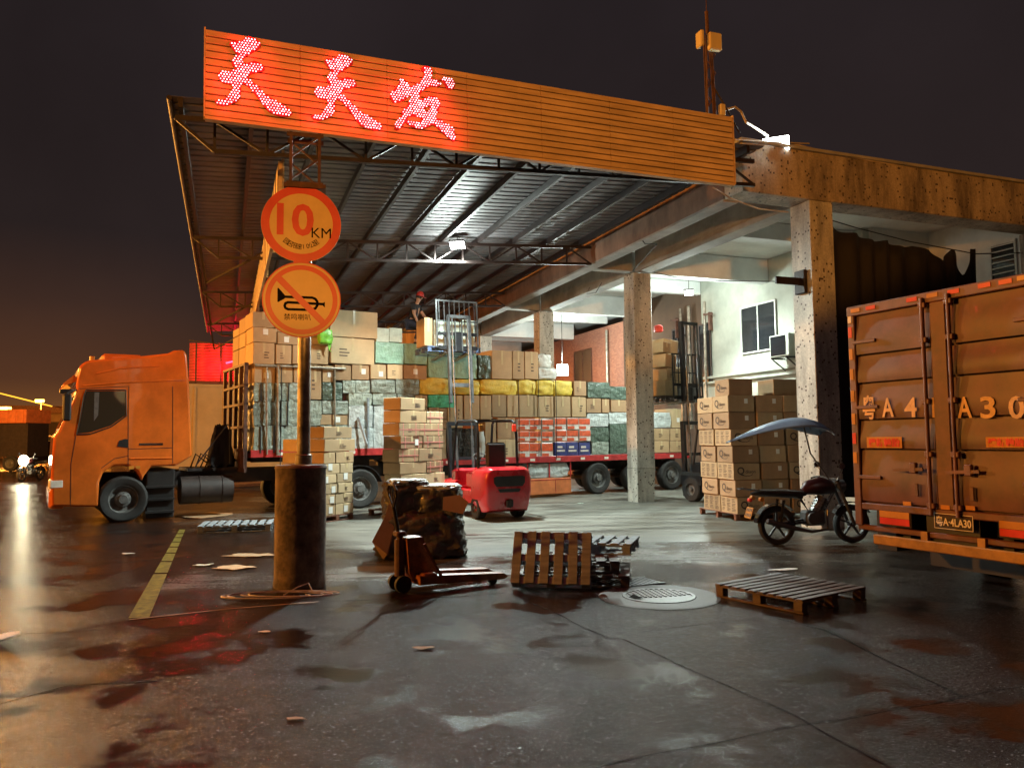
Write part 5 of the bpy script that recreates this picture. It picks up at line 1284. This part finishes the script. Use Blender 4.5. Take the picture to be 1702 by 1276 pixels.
for s, (xa, xb) in enumerate(((.11, 1.08), (1.30, WD - .11))):
    d_ = MB()
    for i, (za, zb) in enumerate(zip(zs[:-1], zs[1:])):
        # each pressed panel bulges outwards towards its foot
        n = 8; vs = []; fs = []; nx = 14
        for k in range(n + 1):
            t = k / n; z = za + (zb + .022 - za) * t; y = .022 - .030 * (sin(t * pi * .62) ** 1.5)
            for q in range(nx + 1):
                x = xa + (xb - xa) * q / nx; vs.append((x, y + .006 * noise.noise(Vector((x * 3, z * 3, s * 5))), z))
        for k in range(n):
            for q in range(nx): a = k * (nx + 1) + q; fs.append((a, a + 1, a + nx + 2, a + nx + 1))
        d_.add(vs, fs)
    dd = d_.build('door', 'lorry_body', lo, smooth=True, sharp=50)
    h = MB()
    for z in (ZT - .42, lz(150, 580)[1], ZB + .32):
        x0 = xa - .05 if s == 0 else xb - .28; h.b2((x0, -.03, z - .02), (x0 + .33, -.005, z + .02), .005)
    h.build('hinge', 'lorry_frame', dd)
    b_ = MB(); x = 1.03 if s == 0 else 1.335
    b_.tube((x, -.05, ZB - .05), (x, -.05, ZT - .04), .022, n=10)
    for z in (ZB + .05, ZB + .6, (ZB + ZT) / 2, ZT - .5, ZT - .12): b_.box((x, -.04, z), (.09, .05, .06), .008)
    b_.build('locking_bar', 'lorry_frame', dd)
    hd = MB(); x0, z0 = lz(345, 835) if s == 0 else lz(570, 845)
    hd.box((x0, -.05, z0 + .02), (.08, .05, .12), .01); hd.bar((x0 - .24, -.07, z0 - .01), (x0 + .12, -.06, z0 + .01), .02, .035); hd.box((x0 + .02, -.04, z0 - .22), (.04, .02, .14), .005); hd.build('latch_handle', 'lorry_frame', dd)
m = MB()
for ch, X in zip('粤A4LA30', (155, 232, 325, 440, 545, 640, 757)):
    x, z = lz(X, 581); m.text(ch, .30, T(x, -.022, z), .002, width=.155 if ch != '粤' else .17, bold=.006)
m.build('painted_number', 'stencil_yellow', lo)
for X0, X1 in ((147, 292), (632, 800)):
    x0, z1 = lz(X0, 702); x1, z0 = lz(X1, 746 if X0 < 200 else 742)
    z0 = (lz(X0, 747)[1] + z0) / 2; m = MB(); m.b2((x0, -.026, z0), (x1, -.020, z1)); o = m.build('sticker', 'reflect_amber', lo)
    m = MB(); m.text('建新輪胎', (z1 - z0) * .78, T((x0 + x1) / 2, -.0285, (z0 + z1) / 2), .001, width=(x1 - x0) * .9, bold=.003); m.build('lettering', 'reflect_red', o)
def refl(pts, mt, w, h, vertical=False):
    for X, Y_ in pts: x, z = lz(X, Y_); MB().b2((x - w / 2, -.036, z - h / 2), (x + w / 2, -.031, z + h / 2)).build('reflector', mt, lo)
refl([(102, 186), (415, 124), (790, 52)], 'reflect_amber', .13, .045); refl([(164, 175), (332, 142), (502, 109), (628, 84), (714, 69)], 'reflect_red', .13, .045)
for Y_, mt in ((215, 'reflector_white'), (275, 'reflect_red'), (365, 'reflect_amber'), (447, 'reflect_amber'), (535, 'reflect_amber'), (628, 'reflect_amber'), (707, 'reflect_red'), (785, 'reflect_amber')):
    x, z = lz(85, Y_); MB().b2((.015, -.026, z - .065), (.065, -.0205, z + .065)).build('reflector', mt, lo)
refl([(314, 973), (470, 988), (572, 991)], 'reflect_amber', .10, .045)
for X0, X1, Y0, Y1 in ((198, 318, 1000, 1050), (686, 800, 1042, 1098)):
    x0, z1 = lz(X0, Y0); x1 = lz(X1, Y0)[0]; z0 = z1 - .15
    o = MB(); o.b2((x0 - .02, -.01, z0 - .02), (x1 + .02, .05, z1 + .02), .005); o = o.build('rear_light', 'steel_dark', lo)
    MB().b2((x0, -.022, (z0 + z1) / 2 + .002), (x1, -.011, z1)).build('amber_lens', 'reflect_amber', o); MB().b2((x0, -.022, z0), (x1, -.011, (z0 + z1) / 2 - .002)).build('red_lens', 'reflect_red', o)
x0, z1 = lz(420, 1010); x1 = lz(578, 1010)[0]; z0 = z1 - .16
o = MB(); o.b2((x0, -.02, z0), (x1, -.01, z1), .004); o = o.build('number_plate', 'steel_dark', lo)
m = MB()
for a_, b2_ in (((x0, z0), (x1, z0 + .006)), ((x0, z1 - .006), (x1, z1)), ((x0, z0), (x0 + .006, z1)), ((x1 - .006, z0), (x1, z1))): m.b2((a_[0], -.023, a_[1]), (b2_[0], -.0205, b2_[1]))
m.text('粤A·4LA30', .11, T((x0 + x1) / 2, -.0225, (z0 + z1) / 2), .001, width=(x1 - x0) * .9, bold=.002); m.build('plate_text', 'reflector_white', o)
m = MB(); m.b2((.04, .3, ZB - .55), (.30, .8, ZB - .06)); m.b2((.9, .04, ZB - .34), (1.5, .3, ZB - .06)); m.b2((WD - .3, .0, ZB - .5), (WD - .04, .5, ZB - .06)); m.b2((.55, .1, ZB - .35), (.65, 6.2, ZB - .06)); m.b2((1.7, .1, ZB - .35), (1.8, 6.2, ZB - .06))
m.build('underframe', 'truck_dark', lo)
x0, z0 = lz(182, 1124); x1, z1 = lz(790, 1188)
m = MB(); m.b2((x0, -.06, (z0 + z1) / 2 - .055), (WD - .08, .0, (z0 + z1) / 2 + .055), .01); bp_ = m.build('bumper_bar', 'bumper_yellow', lo)
m = MB()
for X in (383, 615): x, _ = lz(X, 1124); m.b2((x - .04, -.03, z0), (x + .04, .02, ZB - .24))
m.build('bumper_bracket', 'bumper_yellow', bp_)
MB().b2((.05, 1.2, .12), (WD - .05, 1.24, ZB - .1)).build('underside_shade_sheet', 'truck_dark', lo)  # full-width dark sheet added to keep the space beneath the lorry black
for y in (2.0, 5.6):
    for x, rot in ((.32, 90), (WD - .32, -90)):
        w = bpy.data.objects.new('wheel', None); COL.objects.link(w); w.parent = lo; w.matrix_local = T(x, y, .46)
        R_ = Matrix.Rotation(radians(-rot), 4, 'Y')
        MB().lathe([(.27, -.25), (.42, -.25), (.46, -.2), (.46, .1), (.42, .15), (.27, .15)], 28, R_).build('tyre', 'tyre', w, smooth=True, sharp=30)
        MB().lathe([(.27, .13), (.15, .05), (0, .05)], 20, R_).build('rim', 'rim_grey', w)
m = MB(); m.b2((.1, 6.8, .5), (WD - .1, 8.4, 2.7), .12); m.build('cab', 'truck_dark', lo)
# ================================================================ motorbikes
def motorbike(label, F, sunshade=True, group='motorbikes'):
    t = thing('motorbike', label, 'motorbike', F, group)
    def mw(x):
        w = bpy.data.objects.new('wheel', None); COL.objects.link(w); w.parent = t; w.matrix_local = T(x, 0, .31)
        R_ = Matrix.Rotation(radians(90), 4, 'X')
        MB().lathe([(.235, -.045), (.285, -.05), (.31, -.02), (.31, .02), (.285, .05), (.235, .045)], 36, R_).build('tyre', 'tyre', w, smooth=True, sharp=40)
        m = MB(); m.lathe([(.24, -.04), (.215, -.03), (.215, .03), (.24, .04)], 36, R_)
        for k in range(5): a = 2 * pi * k / 5 + .3; m.bar((cos(a) * .04, 0, sin(a) * .04), (cos(a) * .225, 0, sin(a) * .225), .03, .03)
        m.tube((0, -.06, 0), (0, .06, 0), .05); m.build('rim', 'moto_metal', w)
    mw(0); mw(1.28)
    m = MB(); m.path([(-.28, 0, .86), (.1, 0, .80), (.45, 0, .76)], [.035, .05, .04], 8); m.path([(.42, 0, .72), (.62, 0, .42), (.1, 0, .34)], .025, 8); m.path([(1.02, 0, .88), (.75, 0, .45), (.5, 0, .30)], .028, 8); m.path([(.45, -.09, .36), (0, -.10, .31)], .02, 6); m.path([(.45, .09, .36), (0, .10, .31)], .02, 6)
    for s in (-1, 1): m.tube((.02, s * .11, .34), (-.02 + .1, s * .11, .72), .024, n=8)
    m.build('frame', 'moto_black', t)
    m = MB(); m.path([(-.42, 0, .82), (-.25, 0, .845), (.05, 0, .83), (.32, 0, .80), (.50, 0, .80)], [.03, .10, .125, .115, .07], 10)
    for i, v in enumerate(m.v): m.v[i] = (v[0], v[1], .82 + (v[2] - .82) * .55)
    m.build('saddle', 'seat_black', t, smooth=True)
    m = MB(); m.path([(.46, 0, .84), (.56, 0, .90), (.75, 0, .93), (.92, 0, .90), (1.0, 0, .84)], [.06, .12, .15, .12, .05], 12); m.build('fuel_tank', 'moto_red', t, smooth=True)
    m = MB(); m.box((.62, 0, .42), (.34, .26, .24), .04); m.tube((.66, 0, .5), (.80, 0, .74), .09, n=12)
    for k in range(5): m.tube((.67 + .026 * k, 0, .52 + .045 * k), (.675 + .026 * k, 0, .53 + .045 * k), .115, n=12)
    m.tube((.55, -.14, .42), (.55, -.19, .42), .1, n=16); m.build('engine', 'moto_metal', t)
    m = MB(); m.path([(.82, -.1, .55), (.78, -.17, .25), (.5, -.19, .22), (.2, -.19, .28), (-.25, -.2, .40)], [.02, .02, .025, .04, .045], 10); m.build('exhaust', 'moto_metal', t, smooth=True)
    m = MB()
    for s in (-1, 1): m.tube((1.28, s * .09, .31), (1.02, s * .09, .98), .026, n=10)
    m.box((1.03, 0, .98), (.08, .24, .04), .01); m.build('front_fork', 'moto_metal', t)
    m = MB(); m.path([(.86, -.36, 1.04), (.93, -.28, 1.07), (1.0, -.1, 1.03), (1.0, .1, 1.03), (.93, .28, 1.07), (.86, .36, 1.04)], .014, 8)
    for s in (-1, 1): m.tube((.90, s * .31, 1.06), (.84, s * .42, 1.03), .02, n=8); m.path([(.93, s * .28, 1.07), (.95, s * .33, 1.18), (.93, s * .38, 1.24)], .007, 6); m.disc((.93, 1.26), .05, s * .38 - .01, s * .38 + .01, 16)
    m.build('handlebar', 'moto_black', t)
    m = MB(); m.path([(1.08, 0, .92), (1.16, 0, .92)], [.09, .10], 16); m.build('headlamp', 'moto_metal', t)
    def arc(x, r, a0, a1, w): 
        P = [(x + r * cos(radians(a)), .31 + r * sin(radians(a))) for a in range(a0, a1 + 1, 12)]; P2 = [(x + (r - .012) * cos(radians(a)), .31 + (r - .012) * sin(radians(a))) for a in range(a0, a1 + 1, 12)][::-1]
        return P + P2
    MB().prism(arc(0, .36, 40, 172, .1), -.07, .07).build('rear_mudguard', 'moto_black', t); MB().prism(arc(1.28, .355, 30, 150, .1), -.06, .06).build('front_mudguard', 'moto_black', t)
    m = MB(); m.path([(-.2, -.12, .86), (-.5, -.12, .90), (-.62, -.06, .90), (-.62, .06, .90), (-.5, .12, .90), (-.2, .12, .86)], .012, 6)
    for x in (-.35, -.47): m.tube((x, -.12, .885), (x, .12, .885), .009, n=6)
    m.build('rear_rack', 'moto_metal', t)
    m = MB(); m.box((-.44, 0, .72), (.06, .10, .06), .015); m.build('tail_lamp', 'reflect_red', t)
    m = MB(); m.box((0, 0, 0), (.01, .24, .18), .002, T(-.46, 0, .52) @ RY(18)); pl_ = m.build('number_plate', 'reflect_amber', t)
    m = MB()
    for r in range(2):
        for c in range(4): m.box((-.0065, -.085 + c * .055, .045 - r * .085), (.002, .035, .05), 0, T(-.46, 0, .52) @ RY(18))
    m.build('plate_marks', 'print', pl_)
    for s in (-1, 1): MB().tube((-.32, s * .13, .74), (-.32, s * .20, .74), .035).build('indicator', 'reflect_amber', t)
    if sunshade:
        u = bpy.data.objects.new('sunshade', None); COL.objects.link(u); u.parent = t
        n, q = 20, 12; vs = []; fs = []
        for i in range(n + 1):
            a = i / n; x = -.80 + 1.72 * a
            hw = .04 + .46 * sin(min(1, a * 1.25) * pi / 2) ** 1.3 * (1 if a < .8 else sqrt(max(0.02, 1 - ((a - .8) / .2) ** 2 * .8)))
            zc = 1.66 + .38 * sin(min(1, a / .72) * pi / 2) ** 1.1 - (.22 * ((a - .72) / .28) ** 2 if a > .72 else 0)
            for j in range(q + 1): b = j / q * 2 - 1; vs.append((x, b * hw, zc - .16 * b * b * (hw / .5) - .012 * abs(sin(b * pi * 2))))
        for i in range(n):
            for j in range(q): k = i * (q + 1) + j; fs.append((k, k + 1, k + q + 2, k + q + 1))
        m = MB(); m.add(vs, fs); o = m.build('canopy', 'umbrella_blue', u, smooth=True, sharp=60); md = o.modifiers.new('t', 'SOLIDIFY'); md.thickness = .006
        m = MB(); m.path([(.95, 0, 1.0), (.62, 0, 1.45), (.50, 0, 1.99)], .013, 8); m.path([(.50, 0, 1.97), (.0, 0, 1.90), (-.7, 0, 1.67)], .006, 6)
        for s in (-1, 1): m.path([(.5, 0, 1.97), (.45, s * .25, 1.93), (.4, s * .46, 1.84)], .006, 6); m.path([(.5, 0, 1.97), (.7, s * .2, 1.93), (.85, s * .32, 1.82)], .006, 6)
        m.build('sunshade_frame', 'moto_metal', u)
    return t
w0 = gp(1292, 905)
motorbike('black motorbike with a blue sunshade parked against the brown box lorry', frame(w0.x, w0.y, 0, 7))
ph = at(38, 765, 35.0)
fb = motorbike('far motorbike with its dazzling headlight on, left of the orange cab', frame(ph.x + .02, ph.y + 1.25, 0, -92), False)
hl = MB(); R_ = Matrix.Rotation(radians(90), 4, 'Y'); hl.lathe([(0, .02), (.23, .015), (.24, 0)], 20, T(1.17, 0, ph.z) @ R_); hl.build('lit_headlight', 'headlight', fb)
light('motorbike_headlight', 'SPOT', ph + Vector((0, -.1, 0)), 2600, (1, .85, .55), .12, spot_size=radians(70), spot_blend=.8).rotation_euler = (radians(82), 0, radians(14))
# ================================================================ pallets on the ground
p1_, p2_, p3_ = gp(1190, 969, .145), gp(1337, 997, .145), gp(1437, 974, .145)
ang = math.degrees(atan2(p2_.y - p1_.y, p2_.x - p1_.x)); ww = (p2_ - p1_).length; dd_ = (p3_ - p2_).length; mid = (p1_ + p3_) / 2
pallet(frame(mid.x, mid.y, 0, ang), 'wide dark wooden pallet alone on the wet ground before the motorbike', 'wood_dark', ww, dd_, boards=10)
p1_, p2_ = gp(338, 893), gp(455, 884); mid = (gp(338, 893) + gp(440, 868)) / 2
pallet(frame(*gp(394, 880).xy, 0, 14), 'slatted pallet lying left of the concrete drum near the yellow line', 'wood_grey', 1.35, 1.0, boards=9)
c = gp(952, 972); PF = frame(c.x, c.y, 0, -9)
pallet(PF @ T(.02, .35, 0), 'dark pallet at the bottom of the pallet pile', 'wood_dark', 1.32, 1.0, boards=7)
pallet(PF @ T(-.05, .42, .147) @ RZ(5), 'middle pallet of the pile behind the leaning grey pallet', 'wood_dark', 1.15, .95, boards=7)
pallet(PF @ T(-.22, -.36, .05) @ RX(58) @ T(0, .31, -.04), 'grey slatted pallet leaning up against the pallet pile', 'wood_grey', .92, .64, boards=6)
pallet(PF @ T(.30, .85, .295) @ RZ(-8), 'pale edged pallet behind the tilted grey pallet', 'wood_grey', .9, .8, boards=6)
# ================================================================ pallet jack
JF = frame(-1.30, 9.02, 0, 31)
jk = thing('pallet_jack', 'orange hand pallet jack standing before the pile of brown sacks', 'pallet jack', JF)
m = MB()
for y in (-.19, .19):
    m.prism([(.12, .16), (.12, .20), (1.22, .13), (1.28, .09), (1.22, .06), (.12, .10)], y - .075, y + .075)
m.build('forks', 'jack_orange', jk)
m = MB(); m.prism([(.02, .62), (.22, .62), (.40, .22), (.40, .10), (.12, .10), (.05, .22)], -.12, .12); m.b2((.16, -.27, .10), (.34, .27, .22), .02); m.bar((.2, -.2, .55), (.38, -.26, .18), .05, .03); m.build('chassis', 'jack_orange', jk)
m = MB(); m.tube((-.02, 0, .18), (-.02, 0, .60), .06); m.tube((-.02, 0, .55), (-.02, 0, .66), .035); m.box((-.02, 0, .66), (.12, .14, .06), .015); m.build('hydraulic_pump', 'steel_rust', jk)
m = MB(); m.tube((-.03, 0, .64), (-.10, 0, 1.0), .022)
m.path([(-.10, 0, .96), (-.105, .06, 1.02), (-.11, .12, 1.10), (-.115, .125, 1.17), (-.12, .07, 1.225), (-.12, -.07, 1.225), (-.115, -.125, 1.17), (-.11, -.12, 1.10), (-.105, -.06, 1.02)], .016, 8, closed=True); m.tube((-.10, 0, 1.0), (-.12, 0, 1.22), .009)
m.build('handle', 'steel_dark', jk)
for y in (-.1, .1):
    w = bpy.data.objects.new('steer_wheel', None); COL.objects.link(w); w.parent = jk; w.matrix_local = T(-.02, y, .10)
    R_ = Matrix.Rotation(radians(90), 4, 'X'); MB().lathe([(0, -.03), (.07, -.03), (.098, -.025), (.098, .025), (.07, .03), (0, .03)], 24, R_).build('tyre', 'tyre', w, smooth=True, sharp=30)
for y in (-.19, .19):
    R_ = Matrix.Rotation(radians(90), 4, 'X'); MB().lathe([(0, -.04), (.042, -.04), (.042, .04), (0, .04)], 16, T(1.1, y, .043) @ R_).build('load_roller', 'tyre', jk)
# ================================================================ wet sacks
SFc = gp(700, 928); SF2 = frame(SFc.x, SFc.y, 0, 6) @ Matrix.Diagonal((.88, .9, 1, 1))
def sack(x, y, z, w, d, h, mt, label, sd, flare=0.0, rz_=0, rx_=0, top=None):
    m = bale_mb(w, d, h, 16, .5, .075, sd)
    for i, v in enumerate(m.v):
        k = v[2] / h; f = 1 + flare * (1 - k) ** 2
        m.v[i] = (v[0] * f, v[1] * f, v[2])
    o = m.build('sack', mt, smooth=True, sharp=70); o.matrix_world = SF2 @ T(x, y, z) @ RZ(rz_) @ RX(rx_); tag(o, label, 'sack', 'brown sacks piled behind the pallet jack')
    return o
sack(.02, .45, 0, 1.30, 1.0, .66, 'sack_brown', 'large crumpled brown sack at the foot of the sack pile', 4, .22)
sack(-.28, .55, .56, .72, .7, .56, 'sack_brown', 'brown sack at the upper left of the sack pile', 7, .1, 12)
sack(.30, .50, .52, .78, .75, .50, 'sack_brown', 'brown sack at the upper right of the sack pile', 12, .12, -8, 3)
o = sack(-.24, .55, 1.05, .62, .6, .09, 'sack_white', 'pale wet plastic sheet crumpled over the upper left sack', 17, .1, 10)
o = sack(.30, .48, .98, .72, .64, .08, 'sack_white', 'pale wet plastic sheet over the upper right sack', 23, .1, -8)
m = MB(); Pk = [(-.62, -.12, .02), (-.80, -.16, .28), (-.60, .0, .62), (-.48, .1, .95), (-.44, -.02, .5), (-.55, -.2, .1)]
m.add(Pk + [(a + .02, b + .03, c) for a, b, c in Pk], [(0, 1, 5), (1, 2, 4, 5), (2, 3, 4), (6, 11, 7), (7, 11, 10, 8), (8, 10, 9), (0, 6, 7, 1), (1, 7, 8, 2), (2, 8, 9, 3), (3, 9, 10, 4), (4, 10, 11, 5), (5, 11, 6, 0)])
solo(m, 'cardboard_flap', ['carton_tan'], SF2, 'torn brown cardboard flap leaning on the left of the sack pile', 'cardboard')
m = MB(); m.flat([(0, 0), (.34, .02), (.38, .22), (.2, .3), (-.05, .2)], 0, .01); o = solo(m, 'cardboard_flap', ['carton_tan'], SF2 @ T(.36, -.02, .70) @ RX(66) @ RZ(-16), 'brown cardboard flap hanging off the right of the sack pile', 'cardboard')
# ================================================================ worker on the load
wx, wz0 = tp(687, 572, .75); WF = TF @ T(wx, .75, wz0 - .02) @ RZ(-32.1)
pe = thing('person', 'worker in black t-shirt and red cap bending over boxes on top of the load', 'person', WF)
def skin(name, pts, edges, rad, mt, parent, lv=2, root=0):
    me = bpy.data.meshes.new(name); me.from_pydata(pts, edges, []); me.materials.append(M_[mt])
    o = bpy.data.objects.new(name, me); COL.objects.link(o); o.parent = parent
    s = o.modifiers.new('skin', 'SKIN'); s.use_smooth_shade = True
    L_ = me.skin_vertices[0].data
    for i, r in enumerate(rad):
        r = r if isinstance(r, tuple) else (r, r); L_[i].radius = r; L_[i].use_root = (i == root)
    u = o.modifiers.new('sub', 'SUBSURF'); u.levels = lv; u.render_levels = lv
    return o
# pose: knees bent, trunk leaning towards the right of the picture, arms reaching down
hip = (-.05, 0, .62); chest = (.06, -.03, .98); neck = (.11, -.05, 1.16); head = (.17, -.08, 1.32)
pts = [hip, (.0, 0, .8), chest, neck, (.14, -.06, 1.22), head, (.19, -.09, 1.40),
       (.02, -.20, 1.08), (.05, -.26, .84), (.15, -.26, .62), (.17, -.27, .55),
       (.13, .14, 1.08), (.27, .12, .86), (.40, .02, .70), (.44, -.01, .64),
       (-.06, -.10, .58), (.26, -.20, .48), (.06, -.16, .08), (.20, -.18, .03),
       (-.06, .10, .58), (.34, .14, .42), (.12, .12, .08), (.26, .13, .03)]
ed = [(0, 1), (1, 2), (2, 3), (3, 4), (4, 5), (5, 6), (2, 7), (7, 8), (8, 9), (9, 10), (2, 11), (11, 12), (12, 13), (13, 14), (0, 15), (15, 16), (16, 17), (17, 18), (0, 19), (19, 20), (20, 21), (21, 22)]
rad = [.13, .12, (.15, .12), .05, .05, .085, .06, .06, .045, .036, .028, .06, .045, .036, .028, .085, .065, .045, .04, .085, .065, .045, .04]
skin('body', pts, ed, rad, 'skin', pe)
# shirt and trousers follow the body
skin('t_shirt', [hip, (.0, 0, .8), chest, (.10, -.045, 1.11), (.02, -.20, 1.08), (.045, -.25, .92), (.13, .14, 1.08), (.22, .13, .94)], [(0, 1), (1, 2), (2, 3), (2, 4), (4, 5), (2, 6), (6, 7)], [.15, .14, (.17, .14), .075, .08, .062, .08, .062], 'cloth_black', pe)
skin('trousers', [hip, (-.06, -.10, .58), (.26, -.20, .48), (.07, -.16, .12), (-.06, .10, .58), (.34, .14, .42), (.13, .12, .12)], [(0, 1), (1, 2), (2, 3), (0, 4), (4, 5), (5, 6)], [.15, .11, .09, .065, .11, .09, .065], 'cloth_navy', pe)
for nm, b_, d in (('hand', (.17, -.27, .55), (.35, -.1, -1)), ('hand', (.44, -.01, .64), (.7, -.3, -.7))):
    d = Vector(d).normalized(); u_ = d.cross(Vector((0, 0, 1))).normalized(); b_ = Vector(b_); pts = [b_, b_ + d * .07]; ed = [(0, 1)]; rr_ = [.024, (.036, .018)]
    for k, ln in enumerate((.06, .075, .08, .065)):
        r0 = b_ + d * .085 + u_ * (k - 1.5) * .02; i = len(pts); pts += [r0, r0 + d * ln * .55, r0 + d * ln + Vector((0, 0, -.015))]; ed += [(1, i), (i, i + 1), (i + 1, i + 2)]; rr_ += [.010, .009, .007]
    i = len(pts); r0 = b_ + d * .035 + u_ * .045; pts += [r0, r0 + d * .04 + u_ * .01]; ed += [(0, i), (i, i + 1)]; rr_ += [.011, .009]
    skin(nm, [tuple(p) for p in pts], ed, rr_, 'skin', pe, 1)
HM = T(.19, -.09, 1.345) @ RY(18) @ RZ(-35)
m = MB(); m.lathe([(0, .155), (.05, .15), (.09, .115), (.112, .06), (.115, .02), (.108, .012)], 20, HM); m.prism([(0, 0)] * 0 or [(.05, .015), (.21, .002), (.21, .012), (.05, .03)], -.07, .07, HM); m.build('cap', 'cap_red', pe, smooth=True)
m = MB(); m.box((.105, .0, -.02), (.03, .025, .045), .008, HM); m.box((.098, -.035, .005), (.012, .022, .012), .004, HM); m.box((.098, .035, .005), (.012, .022, .012), .004, HM); m.box((.098, 0, -.062), (.014, .045, .010), .003, HM); m.build('face_features', 'skin', pe)
m = MB()
for s in (-1, 1): m.box((-.0, s * .088, -.01), (.045, .018, .06), .008, HM)
m.build('ears', 'skin', pe)
m = MB(); m.lathe([(.09, -.05), (.10, .0), (.108, .012)], 16, T(-.015, 0, 0) @ HM); m.build('hair', 'seat_black', pe, smooth=True)
for x, y in ((.14, -.17), (.20, .125)): m = MB(); m.box((x + .02, y, .03), (.26, .10, .08), .03); m.build('shoe', 'cloth_black', pe)
# second, plain worker is not in view; a lone wooden prop leans on the silvery bales
x, z = tp(607, 738, -.15); x2, z2 = tp(594, 706, -.02); m = MB(); m.bar((x, -.25, z), (x2, -.08, z2 + .2), .06, .05); x3, z3 = tp(612, 745, -.1); m.bar((x3, -.1, z3), (x3, -.08, z3 + 1.3), .05, .05)
solo(m, 'timber_prop', ['wood_grey'], TF, 'pair of thin timber props against the silvery bales', 'timber')
